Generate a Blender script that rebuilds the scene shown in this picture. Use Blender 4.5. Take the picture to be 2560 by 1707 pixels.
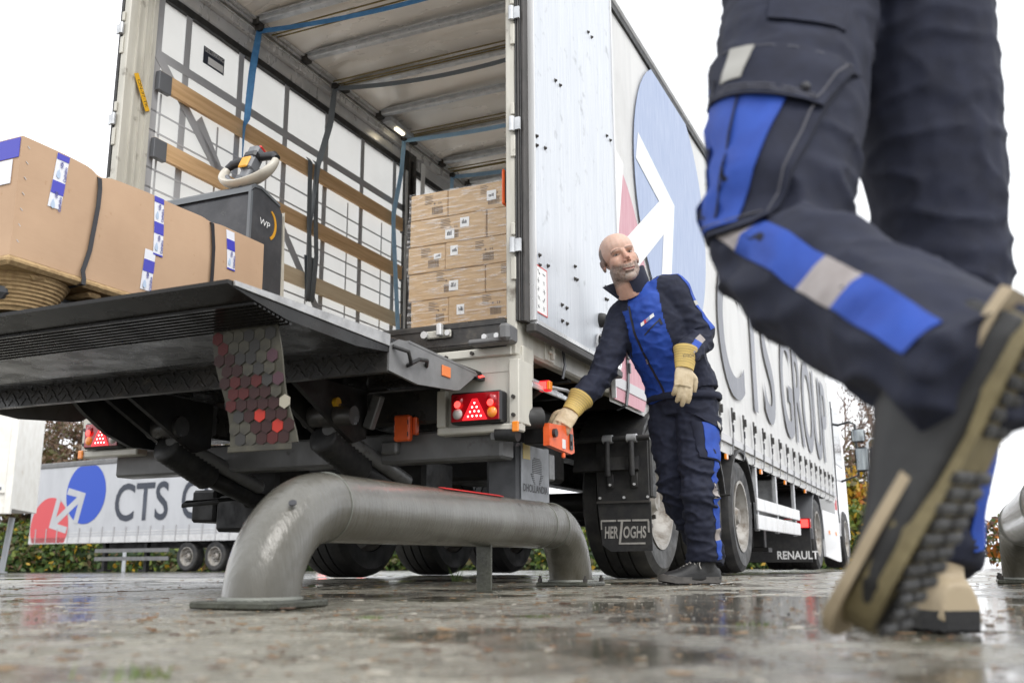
import bpy, math, random
import numpy as np
from mathutils import Vector, Matrix, noise
R = math.radians
random.seed(7)
scene = bpy.context.scene
for o in list(bpy.data.objects): bpy.data.objects.remove(o)
C = scene.collection

# ---------------------------------------------------------------- camera
CAM_H = 0.11
cam_d = bpy.data.cameras.new('camera'); cam = bpy.data.objects.new('camera', cam_d); C.objects.link(cam)
cam_d.sensor_width = 36.0; cam_d.lens = 2440.0 / 2560.0 * 36.0
cam_d.clip_start = 0.02; cam_d.clip_end = 1500
cam.matrix_world = Matrix.Translation((0, 0, CAM_H)) @ Matrix.Rotation(R(102.67), 4, 'X') @ Matrix.Rotation(R(-0.3), 4, 'Z')
cam_d.dof.use_dof = True; cam_d.dof.focus_distance = 4.7; cam_d.dof.aperture_fstop = 3.8
scene.camera = cam

# ---------------------------------------------------------------- sky, sun, exposure (overcast, raining)
SUN_EL, SUN_AZ = 48, 150
world = bpy.data.worlds.new('World'); scene.world = world; world.use_nodes = True
wn, wl = world.node_tree.nodes, world.node_tree.links
wn.clear()
sky = wn.new('ShaderNodeTexSky'); sky.sky_type = 'NISHITA'; sky.sun_disc = False
sky.sun_elevation = R(SUN_EL); sky.sun_rotation = R(SUN_AZ); sky.dust_density = 6; sky.air_density = 1.0
hsv = wn.new('ShaderNodeHueSaturation'); hsv.inputs['Saturation'].default_value = 0.15
mixw = wn.new('ShaderNodeMix'); mixw.data_type = 'RGBA'; mixw.inputs[0].default_value = 0.86
mixw.inputs[7].default_value = (14.2, 14.5, 15.0, 1)
bg = wn.new('ShaderNodeBackground'); bg.inputs['Strength'].default_value = 0.1
wo = wn.new('ShaderNodeOutputWorld')
wl.new(sky.outputs[0], hsv.inputs['Color']); wl.new(hsv.outputs[0], mixw.inputs[6])
wl.new(mixw.outputs[2], bg.inputs['Color']); wl.new(bg.outputs[0], wo.inputs[0])
sun_d = bpy.data.lights.new('sun', 'SUN'); sun_d.energy = 1.3; sun_d.angle = R(28); sun_d.color = (1.0, 0.97, 0.93)
sun = bpy.data.objects.new('sun', sun_d); C.objects.link(sun)
_d = Vector((math.sin(R(SUN_AZ)) * math.cos(R(SUN_EL)), math.cos(R(SUN_AZ)) * math.cos(R(SUN_EL)), math.sin(R(SUN_EL))))
sun.rotation_euler = _d.to_track_quat('Z', 'Y').to_euler(); sun.location = (3, -4, 9)
vs = scene.view_settings; vs.view_transform = 'Standard'; vs.look = 'None'; vs.exposure = 0.42; vs.gamma = 1.0
scene.render.engine = 'CYCLES'
scene.cycles.use_denoising = True
scene.cycles.max_bounces = 8; scene.cycles.transparent_max_bounces = 8
scene.cycles.caustics_reflective = False; scene.cycles.caustics_refractive = False
scene.cycles.sample_clamp_indirect = 6

# ---------------------------------------------------------------- material helpers
MATS = {}
def nd(t, kind, **kw):
    n = t.nodes.new(kind)
    for k, v in kw.items(): setattr(n, k, v)
    return n
def mat(name, col, rough=0.5, metal=0.0, var=None, vscale=6.0, vstretch=(1, 1, 1), vlo=0.4, vhi=0.65, bump=0.0, bscale=60.0, bstretch=(1, 1, 1),
        rvar=0.0, spec=0.5, coat=0.0, emit=None, estr=0.0, trans=0.0, dirt=None, dscale=3.0, dlo=.55, dhi=.7, alpha=1.0, sheen=0.0, detail=4):
    m = bpy.data.materials.new(name); m.use_nodes = True; t = m.node_tree; L = t.links
    b = t.nodes['Principled BSDF']; out = t.nodes['Material Output']
    b.inputs['Base Color'].default_value = (*col, 1); b.inputs['Roughness'].default_value = rough
    b.inputs['Metallic'].default_value = metal; b.inputs['Specular IOR Level'].default_value = spec
    b.inputs['Coat Weight'].default_value = coat; b.inputs['Coat Roughness'].default_value = .08
    b.inputs['Alpha'].default_value = alpha
    if sheen: b.inputs['Sheen Weight'].default_value = sheen
    if emit: b.inputs['Emission Color'].default_value = (*emit, 1); b.inputs['Emission Strength'].default_value = estr
    tc = nd(t, 'ShaderNodeTexCoord')
    def noi(scale, stretch, det=detail):
        mp = nd(t, 'ShaderNodeMapping'); mp.inputs['Scale'].default_value = stretch
        L.new(tc.outputs['Object'], mp.inputs[0])
        n = nd(t, 'ShaderNodeTexNoise'); n.inputs['Scale'].default_value = scale; n.inputs['Detail'].default_value = det; n.inputs['Roughness'].default_value = .6
        L.new(mp.outputs[0], n.inputs['Vector']); return n.outputs[0]
    def ramp(src, lo, hi):
        r = nd(t, 'ShaderNodeMapRange'); r.inputs[1].default_value = lo; r.inputs[2].default_value = hi; L.new(src, r.inputs[0]); return r.outputs[0]
    def mix(f, a, c2):
        x = nd(t, 'ShaderNodeMix', data_type='RGBA'); L.new(f, x.inputs[0])
        if isinstance(a, tuple): x.inputs[6].default_value = (*a, 1)
        else: L.new(a, x.inputs[6])
        x.inputs[7].default_value = (*c2, 1); return x.outputs[2]
    src = None
    if var: src = mix(ramp(noi(vscale, vstretch), vlo, vhi), col, var)
    if dirt: src = mix(ramp(noi(dscale, (1, 1, 1), 8), dlo, dhi), src if src else col, dirt)
    if src: L.new(src, b.inputs['Base Color'])
    if rvar:
        r = nd(t, 'ShaderNodeMapRange'); r.inputs[3].default_value = max(.02, rough - rvar); r.inputs[4].default_value = min(1, rough + rvar); r.inputs[1].default_value = .3; r.inputs[2].default_value = .7
        L.new(noi(vscale * 1.7, vstretch), r.inputs[0]); L.new(r.outputs[0], b.inputs['Roughness'])
    if bump:
        bp = nd(t, 'ShaderNodeBump'); bp.inputs['Strength'].default_value = 1.0; bp.inputs['Distance'].default_value = bump
        L.new(noi(bscale, bstretch), bp.inputs['Height']); L.new(bp.outputs[0], b.inputs['Normal'])
        if coat > .9: L.new(bp.outputs[0], b.inputs['Coat Normal'])
    if trans:
        tr = nd(t, 'ShaderNodeBsdfTranslucent'); ms = nd(t, 'ShaderNodeMixShader'); ms.inputs[0].default_value = trans
        if src: L.new(src, tr.inputs[0])
        else: tr.inputs[0].default_value = (*col, 1)
        L.new(b.outputs[0], ms.inputs[1]); L.new(tr.outputs[0], ms.inputs[2]); L.new(ms.outputs[0], out.inputs[0])
    MATS[name] = m
    return m

# ---------------------------------------------------------------- mesh helpers
class MB:
    def __init__(s): s.v = []; s.f = []; s.m = []
    def add(s, vs_, fs, mi=0):
        n = len(s.v); s.v += [tuple(p) for p in vs_]; s.f += [tuple(i + n for i in f) for f in fs]; s.m += [mi] * len(fs); return s
    def box(s, x0, x1, y0, y1, z0, z1, mi=0, c=0.0, M=None):
        if c <= 0:
            p = [(x, y, z) for z in (z0, z1) for y in (y0, y1) for x in (x0, x1)]
            f = [(0, 2, 3, 1), (4, 5, 7, 6), (0, 1, 5, 4), (2, 6, 7, 3), (0, 4, 6, 2), (1, 3, 7, 5)]
        else:
            c = min(c, (x1 - x0) * .45, (y1 - y0) * .45, (z1 - z0) * .45)
            cx, cy, cz = (x0 + x1) / 2, (y0 + y1) / 2, (z0 + z1) / 2; a, b, d = (x1 - x0) / 2, (y1 - y0) / 2, (z1 - z0) / 2
            p = []; idx = {}
            for sx in (-1, 1):
                for sy in (-1, 1):
                    for sz in (-1, 1):
                        for k in range(3):
                            q = [sx * (a - c), sy * (b - c), sz * (d - c)]; q[k] = (sx * a, sy * b, sz * d)[k]
                            idx[sx, sy, sz, k] = len(p); p.append((cx + q[0], cy + q[1], cz + q[2]))
            f = []
            for k in range(3):
                i, j = [(1, 2), (2, 0), (0, 1)][k]
                for sg in (-1, 1):
                    lst = []
                    for (e, g) in ((-1, -1), (1, -1), (1, 1), (-1, 1)):
                        t = [0, 0, 0]; t[k] = sg; t[i] = e; t[j] = g; lst.append(idx[t[0], t[1], t[2], k])
                    f.append(tuple(lst if sg > 0 else lst[::-1]))
            for k in range(3):
                i, j = [(1, 2), (2, 0), (0, 1)][k]
                for e in (-1, 1):
                    for g in (-1, 1):
                        def I(sk, w):
                            t = [0, 0, 0]; t[k] = sk; t[i] = e; t[j] = g; return idx[t[0], t[1], t[2], w]
                        q = [I(-1, i), I(1, i), I(1, j), I(-1, j)]
                        f.append(tuple(q if e * g < 0 else q[::-1]))
            for sx in (-1, 1):
                for sy in (-1, 1):
                    for sz in (-1, 1):
                        q = [idx[sx, sy, sz, k] for k in range(3)]; f.append(tuple(q if sx * sy * sz > 0 else q[::-1]))
        if M is not None: p = [M @ Vector(q) for q in p]
        return s.add(p, f, mi)
    def rings(s, rings, mi=0, cap=True, closed=True):
        n = len(rings[0]); vs_ = [p for r in rings for p in r]; fs = []
        for i in range(len(rings) - 1):
            for j in range(n if closed else n - 1):
                k = (j + 1) % n; fs.append((i * n + j, i * n + k, (i + 1) * n + k, (i + 1) * n + j))
        if cap and closed: fs.append(tuple(range(n))[::-1]); fs.append(tuple((len(rings) - 1) * n + j for j in range(n)))
        return s.add(vs_, fs, mi)
    def tube(s, pts, r, n=10, mi=0, cap=True, flat=None):
        pts = [Vector(p) for p in pts]; rs = r if isinstance(r, (list, tuple)) else [r] * len(pts)
        out = []; ref = None
        for i, p in enumerate(pts):
            t = (pts[min(i + 1, len(pts) - 1)] - pts[max(i - 1, 0)]).normalized()
            if ref is None:
                ref = Vector((0, 0, 1)) if abs(t.z) < .9 else Vector((1, 0, 0))
            a = (ref - t * ref.dot(t)).normalized(); b = t.cross(a); ref = a
            ra, rb = (rs[i], rs[i]) if not isinstance(rs[i], (list, tuple)) else rs[i]
            out.append([p + a * (math.cos(k * 2 * math.pi / n) * ra) + b * (math.sin(k * 2 * math.pi / n) * rb) for k in range(n)])
        return s.rings(out, mi, cap)
    def cyl(s, p, q, r0, r1=None, n=12, mi=0, cap=True): return s.tube([p, q], [r0, r0 if r1 is None else r1], n, mi, cap)
    def prism(s, poly, axis, a, b, mi=0):
        def P(u, v, w): return {'x': (w, u, v), 'y': (u, w, v), 'z': (u, v, w)}[axis]
        n = len(poly); vs_ = [P(u, v, a) for u, v in poly] + [P(u, v, b) for u, v in poly]
        fs = [tuple(range(n))[::-1], tuple(range(n, 2 * n))] + [(i, (i + 1) % n, n + (i + 1) % n, n + i) for i in range(n)]
        return s.add(vs_, fs, mi)
    def lathe(s, prof, n=24, mi=0, M=None, closed=False):
        rr = [[(r_ * math.cos(k * 2 * math.pi / n), r_ * math.sin(k * 2 * math.pi / n), z) for k in range(n)] for r_, z in prof]
        if M is not None: rr = [[M @ Vector(p) for p in r_] for r_ in rr]
        if closed: rr.append(rr[0])
        return s.rings(rr, mi, cap=not closed)
    def ribbon(s, pts, wv, th=0.002, mi=0, nv=None):
        """flat strip along pts; wv: half width vector (or list); th thickness along normal"""
        pts = [Vector(p) for p in pts]; out = []
        for i, p in enumerate(pts):
            w = Vector(wv[i] if isinstance(wv, list) else wv)
            t = (pts[min(i + 1, len(pts) - 1)] - pts[max(i - 1, 0)]).normalized()
            nn = t.cross(w).normalized() * th / 2
            out.append([p - w - nn, p + w - nn, p + w + nn, p - w + nn])
        return s.rings(out, mi)
    def mesh(s, name, mats, smooth=None):
        me = bpy.data.meshes.new(name); me.from_pydata(s.v, [], s.f)
        for m in (mats if isinstance(mats, (list, tuple)) else [mats]): me.materials.append(m)
        if any(s.m): me.polygons.foreach_set('material_index', s.m)
        me.validate()
        fixn(me)
        if smooth is not None:
            me.polygons.foreach_set('use_smooth', [True] * len(me.polygons)); me.set_sharp_from_angle(angle=R(smooth))
        return me
    def build(s, name, mats, parent=None, smooth=None, loc=None, rotz=None):
        return obj(name, s.mesh(name, mats, smooth), parent, loc, rotz)
import bmesh
def fixn(me):
    bm = bmesh.new(); bm.from_mesh(me); bmesh.ops.recalc_face_normals(bm, faces=bm.faces); bm.to_mesh(me); bm.free(); me.update()
def obj(name, me, parent=None, loc=None, rotz=None):
    o = bpy.data.objects.new(name, me); C.objects.link(o)
    if parent: o.parent = parent
    if loc is not None: o.location = loc
    if rotz is not None: o.rotation_euler = (0, 0, rotz)
    return o
def tag(o, label, cat, group=None, kind=None):
    if label: o['label'] = label
    if cat: o['category'] = cat
    if group: o['group'] = group
    if kind: o['kind'] = kind
    return o
def thing(name, label, cat, loc=(0, 0, 0), rotz=0, group=None):
    o = bpy.data.objects.new(name, None); C.objects.link(o); o.location = loc; o.rotation_euler = (0, 0, rotz); o.empty_display_size = .1
    return tag(o, label, cat, group)
def copy_tree(o, parent=None):
    c = o.copy(); C.objects.link(c); c.parent = parent
    for ch in [x for x in bpy.data.objects if x.parent == o]: copy_tree(ch, c)
    return c
def text_mesh(name, body, height, width=None, bold=0.0, shear=0.0, extrude=0.0, align='LEFT', res=4):
    cu = bpy.data.curves.new(name, 'FONT'); cu.body = body; cu.size = 1; cu.shear = shear; cu.offset = bold; cu.extrude = extrude; cu.resolution_u = res
    o = bpy.data.objects.new(name, cu); C.objects.link(o)
    dg = bpy.context.evaluated_depsgraph_get(); me = bpy.data.meshes.new_from_object(o.evaluated_get(dg))
    bpy.data.objects.remove(o); bpy.data.curves.remove(cu)
    n = len(me.vertices); co = np.empty(n * 3); me.vertices.foreach_get('co', co); co = co.reshape(-1, 3)
    mn, mx = co.min(0), co.max(0); sy = height / (mx[1] - mn[1]); sx = sy if width is None else width / (mx[0] - mn[0])
    co[:, 0] = (co[:, 0] - mn[0]) * sx; co[:, 1] = (co[:, 1] - mn[1]) * sy
    if align == 'CENTER': co[:, 0] -= co[:, 0].max() / 2
    me.vertices.foreach_set('co', co.ravel()); me.update()
    return me
def place_text(name, body, height, parent, origin, xdir, ydir, m, width=None, **kw):
    me = text_mesh(name, body, height, width, **kw); x = Vector(xdir).normalized(); y = Vector(ydir).normalized(); z = x.cross(y)
    M = Matrix((x, y, z)).transposed().to_4x4(); M.translation = Vector(origin)
    me.transform(M); me.materials.clear(); me.materials.append(m)
    return obj(name, me, parent)

# ---------------------------------------------------------------- frame of the loading trailer: x = across (right), y = towards its front
YAW = R(24.0); O = Vector((-1.124, 4.773, 0))
UX = Vector((math.cos(YAW), -math.sin(YAW), 0)); SX = Vector((math.sin(YAW), math.cos(YAW), 0))
def W(u, s, z=0): return O + UX * u + SX * s + Vector((0, 0, z))
def LOC(p): d = Vector(p) - O; return Vector((d.dot(UX), d.dot(SX), d.z))
def gz(x, y): return 0.0 if y < 8 else -0.0073 * (y - 8)
# ---------------------------------------------------------------- materials
M_ = {}
def D(k, *a, **kw): M_[k] = mat(k, *a, **kw)
D('cream', (.54, .52, .455), .38, var=(.45, .43, .37), vscale=5, vstretch=(3, 3, .5), dirt=(.16, .14, .11), dscale=7, dlo=.62, dhi=.72, rvar=.1)
D('cream_clean', (.60, .58, .51), .35, var=(.52, .50, .44), vscale=4, vstretch=(2, 2, .6))
D('black_steel', (.022, .021, .02), .35, var=(.05, .045, .04), vscale=9, dirt=(.11, .095, .075), dscale=11, dlo=.6, dhi=.75, rvar=.15, bump=.001, bscale=50)
D('under_steel', (.014, .014, .015), .5, var=(.026, .024, .022), vscale=8, rvar=.2, bump=.001, bscale=60, spec=.3)
D('grey_paint', (.16, .16, .16), .4, var=(.12, .12, .12), vscale=6, dirt=(.06, .055, .05), dscale=9, dlo=.6, dhi=.7, rvar=.12)
D('galv', (.58, .59, .60), .38, metal=.5, var=(.44, .45, .46), vscale=18, rvar=.12)
D('alu', (.68, .68, .68), .32, metal=.35, var=(.58, .58, .57), vscale=5, vstretch=(1, 1, .3), rvar=.1)
D('roof_in', (.94, .91, .86), .26, metal=.2, var=(.85, .78, .68), vscale=1.3, vstretch=(.6, 1.3, 1), vlo=.35, vhi=.75, dirt=(.6, .55, .48), dscale=2.0, dlo=.66, dhi=.82, rvar=.1, detail=5)
D('door_panel', (.57, .595, .63), .34, metal=.12, var=(.46, .49, .53), vscale=9, vstretch=(1, 5, .22), vlo=.35, vhi=.7, dirt=(.20, .21, .22), dscale=9, dlo=.60, dhi=.78, rvar=.1, detail=8, bump=.0004, bscale=120)
D('tarp', (.78, .78, .765), .42, var=(.69, .69, .68), vscale=3, vstretch=(1, 2, .25), trans=.26, rvar=.08, dirt=(.58, .58, .56), dscale=1.6, dlo=.55, dhi=.85, bump=.010, bscale=4, bstretch=(1, 1.6, .25))
D('tarp_left', (.90, .89, .85), .5, var=(.85, .84, .80), vscale=2.5, trans=.72)
D('webbing', (.40, .40, .41), .75, bump=.0006, bscale=300)
D('webbing_thin', (.48, .48, .49), .7)
D('band_grey', (.50, .50, .51), .5)
D('wood', (.72, .47, .25), .6, var=(.56, .33, .15), vscale=5, vstretch=(3, .35, 9), vlo=.42, vhi=.68, dirt=(.09, .045, .02), dscale=6, dlo=.7, dhi=.76, detail=9, bump=.0008, bscale=40, bstretch=(3, .3, 9))
D('wood_pale', (.80, .65, .45), .6, var=(.70, .54, .34), vscale=5, vstretch=(3, .35, 9), dirt=(.25, .12, .05), dscale=5, dlo=.7, dhi=.76, detail=9)
D('floor_wood', (.30, .22, .15), .5, var=(.22, .155, .10), vscale=8, vstretch=(6, .5, 1))
D('rubber', (.016, .016, .017), .6, var=(.03, .029, .027), vscale=15, rvar=.15, bump=.001, bscale=120)
D('rubber_grey', (.055, .05, .046), .55, var=(.035, .033, .03), vscale=12)
D('tyre', (.016, .016, .017), .6, var=(.042, .04, .037), vscale=7, rvar=.15, bump=.0015, bscale=80)
D('rim', (.36, .345, .32), .5, metal=.15, var=(.19, .17, .145), vscale=9, dirt=(.10, .075, .05), dscale=10, dlo=.56, dhi=.7)
D('nut', (.06, .055, .05), .4, metal=.6)
D('red_lens', (.35, .005, .01), .12, coat=.6)
D('red_lit', (.5, .005, .01), .2, emit=(1, .02, .03), estr=.9)
D('led', (1, .3, .3), .3, emit=(1, .32, .30), estr=7)
D('red_bright', (.8, .03, .03), .3, emit=(1, .06, .05), estr=2.2)
D('amber', (.75, .22, .02), .15, coat=.6, emit=(1, .3, .02), estr=.12)
D('clear_lens', (.5, .48, .45), .2, coat=.5, bump=.0015, bscale=220)
D('reflector', (.8, .22, .06), .3)
D('orange', (.85, .13, .025), .4, var=(.7, .10, .02), vscale=10)
D('red', (.6, .02, .02), .4)
D('navy_logo', (.008, .045, .35), .45)
D('blue_print', (.010, .065, .46), .42)
D('red_print', (.62, .07, .08), .42)
D('blue_faded_haze', (.27, .345, .53), .4, var=(.37, .44, .60), vscale=14, vstretch=(1, 4, .3), trans=.1, detail=8)  # faded blue print; sky haze on the curtain is mixed into the colour
D('red_faded_haze', (.55, .25, .30), .45, var=(.60, .33, .37), vscale=12, vstretch=(1, 4, .3), trans=.1)  # faded red print, paled further by the same sky haze in its colour
D('white_print', (.70, .70, .685), .42)
D('grey_print', (.10, .105, .13), .42, var=(.17, .175, .2), vscale=16, vstretch=(1, 4, .3))
D('char_print', (.025, .032, .05), .45)
D('paper', (.78, .78, .77), .5)
D('ink', (.03, .03, .035), .5)
D('yellow', (.72, .40, .02), .5)
D('yellow_label', (.75, .58, .16), .5)
D('card', (.50, .335, .215), .75, var=(.455, .30, .19), vscale=3, dirt=(.40, .24, .13), dscale=26, dlo=.66, dhi=.74, bump=.0004, bscale=90, bstretch=(1, .2, 1))
D('card2', (.55, .375, .20), .33, var=(.45, .295, .15), vscale=9, vstretch=(1, 1, 5), vlo=.35, vhi=.7, bump=.004, bscale=7, bstretch=(1.2, 1, 6), rvar=.14, detail=7)
D('card_print', (.15, .10, .06), .6)
D('tape_blue', (.05, .05, .42), .35)
D('tape_white', (.72, .73, .78), .35)
D('drop', (.42, .52, .66), .35)
D('tape_ink', (.10, .10, .30), .4)
D('chip', (.42, .29, .145), .85, var=(.28, .18, .085), vscale=45, bump=.003, bscale=70, detail=8)
D('chip_dark', (.16, .10, .05), .9)
D('strap_black', (.018, .018, .022), .35)
D('strap_blue', (.05, .18, .38), .55, var=(.08, .25, .48), vscale=20, bump=.0006, bscale=260)
D('strap_blue_pale', (.30, .50, .70), .6, var=(.38, .58, .76), vscale=20, bump=.0006, bscale=260)
D('strap_grey', (.15, .165, .175), .6, bump=.0006, bscale=260)
D('truck_dark', (.035, .037, .042), .42, var=(.06, .062, .068), vscale=8, dirt=(.12, .12, .115), dscale=14, dlo=.66, dhi=.74, rvar=.1, bump=.0006, bscale=160)
D('truck_edge', (.12, .13, .14), .35)
D('plastic_pale', (.50, .47, .40), .3, var=(.43, .40, .34), vscale=10)
D('plastic_grey', (.13, .135, .145), .4)
D('plastic_black', (.018, .018, .02), .4)
D('mustard', (.62, .30, .02), .4)
D('white_paint', (.78, .77, .72), .35, var=(.70, .68, .62), vscale=4, dirt=(.4, .33, .22), dscale=4, dlo=.68, dhi=.78)
D('cab_white', (.76, .77, .78), .25, coat=.3)
D('glass', (.02, .025, .03), .05, spec=.8)
D('mirror', (.55, .60, .62), .04, metal=1.0)
D('pole', (.45, .47, .49), .4, metal=.4)
D('pipe_steel', (.42, .42, .40), .16, metal=.75, var=(.22, .215, .19), vscale=7, vstretch=(1, 1, 1), vlo=.35, vhi=.7, dirt=(.10, .095, .07), dscale=5, dlo=.55, dhi=.75, rvar=.12, bump=.0016, bscale=24, bstretch=(2.2, 2.2, .6), detail=6)
D('pipe_foot', (.13, .14, .12), .3, metal=.4, var=(.07, .075, .06), vscale=15, rvar=.15, bump=.002, bscale=90)
D('weld', (.20, .205, .18), .35, metal=.4, bump=.003, bscale=200)
D('flag_red', (.075, .013, .012), .5, coat=.0, spec=.25); D('flag_red_dull', (.035, .013, .012), .5, coat=.0, spec=.25); D('flag_orange', (.40, .03, .018), .5, coat=.0, spec=.25)
D('flag_white', (.36, .33, .26), .5, coat=.0, spec=.25); D('flag_dull', (.075, .07, .052), .5, spec=.25, var=(.045, .042, .034), vscale=14); D('flag_dark', (.04, .038, .036), .5, coat=.0, spec=.25); D('flag_plum', (.07, .035, .045), .5, coat=.0, spec=.25)
D('bark', (.10, .075, .055), .9, var=(.16, .12, .09), vscale=10)
D('twig', (.20, .15, .125), .9)
# ---------------------------------------------------------------- ground
def wet_ground(name, ca, cb, wet_lo, wet_hi, rough, moss, bumpd, specks=True, tint=None):
    m = bpy.data.materials.new(name); m.use_nodes = True; t = m.node_tree; L = t.links; b = t.nodes['Principled BSDF']
    g = nd(t, 'ShaderNodeNewGeometry')
    def noi(scale, det=6, rough_=.6, kind='ShaderNodeTexNoise'):
        n = nd(t, kind); n.inputs['Scale'].default_value = scale
        if kind == 'ShaderNodeTexNoise': n.inputs['Detail'].default_value = det; n.inputs['Roughness'].default_value = rough_
        L.new(g.outputs['Position'], n.inputs['Vector']); return n.outputs[0]
    def mr(src, lo, hi, a=0, c=1):
        r = nd(t, 'ShaderNodeMapRange'); r.inputs[1].default_value = lo; r.inputs[2].default_value = hi; r.inputs[3].default_value = a; r.inputs[4].default_value = c; L.new(src, r.inputs[0]); return r.outputs[0]
    def mix(f, a, c):
        x = nd(t, 'ShaderNodeMix', data_type='RGBA')
        L.new(f, x.inputs[0])
        for k, v in ((6, a), (7, c)):
            if isinstance(v, tuple): x.inputs[k].default_value = (*v, 1)
            else: L.new(v, x.inputs[k])
        return x.outputs[2]
    def mul(a, c):
        x = nd(t, 'ShaderNodeMath', operation='MULTIPLY')
        for k, v in ((0, a), (1, c)):
            if isinstance(v, float): x.inputs[k].default_value = v
            else: L.new(v, x.inputs[k])
        return x.outputs[0]
    pud = mr(noi(1.15, 5), wet_lo, wet_hi)
    if moss:    # a broad shallow pool on the slabs between the guide pipes
        mp = nd(t, 'ShaderNodeMapping', vector_type='TEXTURE'); mp.inputs['Location'].default_value = (.75, 2.3, 0); mp.inputs['Scale'].default_value = (.62, 1.15, 1); L.new(g.outputs['Position'], mp.inputs[0])
        ln = nd(t, 'ShaderNodeVectorMath', operation='LENGTH'); L.new(mp.outputs[0], ln.inputs[0]); ad = nd(t, 'ShaderNodeMath', operation='ADD'); L.new(ln.outputs['Value'], ad.inputs[0]); L.new(mr(noi(4, 7, .7), .25, .75, -.75, .75), ad.inputs[1])
        mx = nd(t, 'ShaderNodeMath', operation='MAXIMUM'); L.new(mr(ad.outputs[0], 1.0, .8), mx.inputs[0]); L.new(pud, mx.inputs[1]); pud = mx.outputs[0]
    col = mix(mr(noi(5, 8, .7), .35, .68), ca, cb)
    col = mix(mr(noi(26, 6, .75), .42, .72), col, tuple(x * .40 for x in ca))
    col = mix(mul(mr(noi(.75, 6, .65), .46, .62), mr(noi(9, 6, .7), .3, .55)), col, tuple(x * .42 for x in ca))
    if specks:
        col = mix(mr(noi(150, 2), .61, .66), col, (.42, .40, .34))
        col = mix(mr(noi(70, 3), .63, .68), col, (.16, .10, .055)); col = mix(mr(noi(45, 3), .66, .70), col, (.30, .29, .26))
    if moss: col = mix(mul(mr(noi(2.3, 7), .54, .70), mr(noi(40, 3), .4, .6)), col, (.045, .055, .012))
    dark = nd(t, 'ShaderNodeMix', data_type='RGBA', blend_type='MULTIPLY'); L.new(pud, dark.inputs[0]); L.new(col, dark.inputs[6]); dark.inputs[7].default_value = (.55, .54, .53, 1)
    L.new(dark.outputs[2], b.inputs['Base Color'])
    dry = mr(noi(14, 5), .3, .7, rough - .12, rough + .14)
    rr = nd(t, 'ShaderNodeMix', data_type='FLOAT'); L.new(pud, rr.inputs[0]); L.new(dry, rr.inputs[2]); rr.inputs[3].default_value = .045
    L.new(rr.outputs[0], b.inputs['Roughness'])
    inv = mr(pud, 0, 1, 1, .06)
    h = nd(t, 'ShaderNodeMath', operation='ADD'); L.new(mul(noi(230, 3), .35), h.inputs[0]); L.new(noi(48, 6, .7), h.inputs[1])
    bp = nd(t, 'ShaderNodeBump'); bp.inputs['Distance'].default_value = bumpd; L.new(inv, bp.inputs['Strength']); L.new(h.outputs[0], bp.inputs['Height']); L.new(bp.outputs[0], b.inputs['Normal'])
    b.inputs['Specular IOR Level'].default_value = .5
    return m
M_['slab'] = wet_ground('wet_concrete', (.225, .21, .165), (.42, .40, .335), .49, .565, .27, True, .007)
M_['yard'] = wet_ground('wet_asphalt', (.22, .207, .198), (.31, .297, .288), .40, .60, .22, False, .002, specks=False)
mb = MB(); ys = [-6, 2, 8] + list(range(12, 61, 4)) + [120, 400]; xs = [-300, -60, -20, -8, 0, 8, 20, 60, 300]
vs_ = [(x, y, gz(x, min(y, 60)) - .016) for y in ys for x in xs]; n = len(xs)
mb.add(vs_, [(j * n + i, j * n + i + 1, (j + 1) * n + i + 1, (j + 1) * n + i) for j in range(len(ys) - 1) for i in range(n - 1)])
ground = mb.build('ground', M_['yard']); ground['kind'] = 'structure'
slab_me = MB().box(-.993, .993, -.993, .993, -.1, 0, c=.007).mesh('concrete_slab', M_['slab'])
for iu in range(-5, 7):
    for is_ in range(-4, 4):
        u = -.1 + 2 * iu + 1; s = -2.17 + 2 * is_ + 1; p = W(u, s, 0)
        if p.y > 8.2 or p.y < -1.2 or abs(p.x) > .62 * p.y + 2.0: continue
        o = obj('concrete_slab', slab_me, ground, p + Vector((0, 0, random.uniform(-.002, .001))), -YAW)

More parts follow.
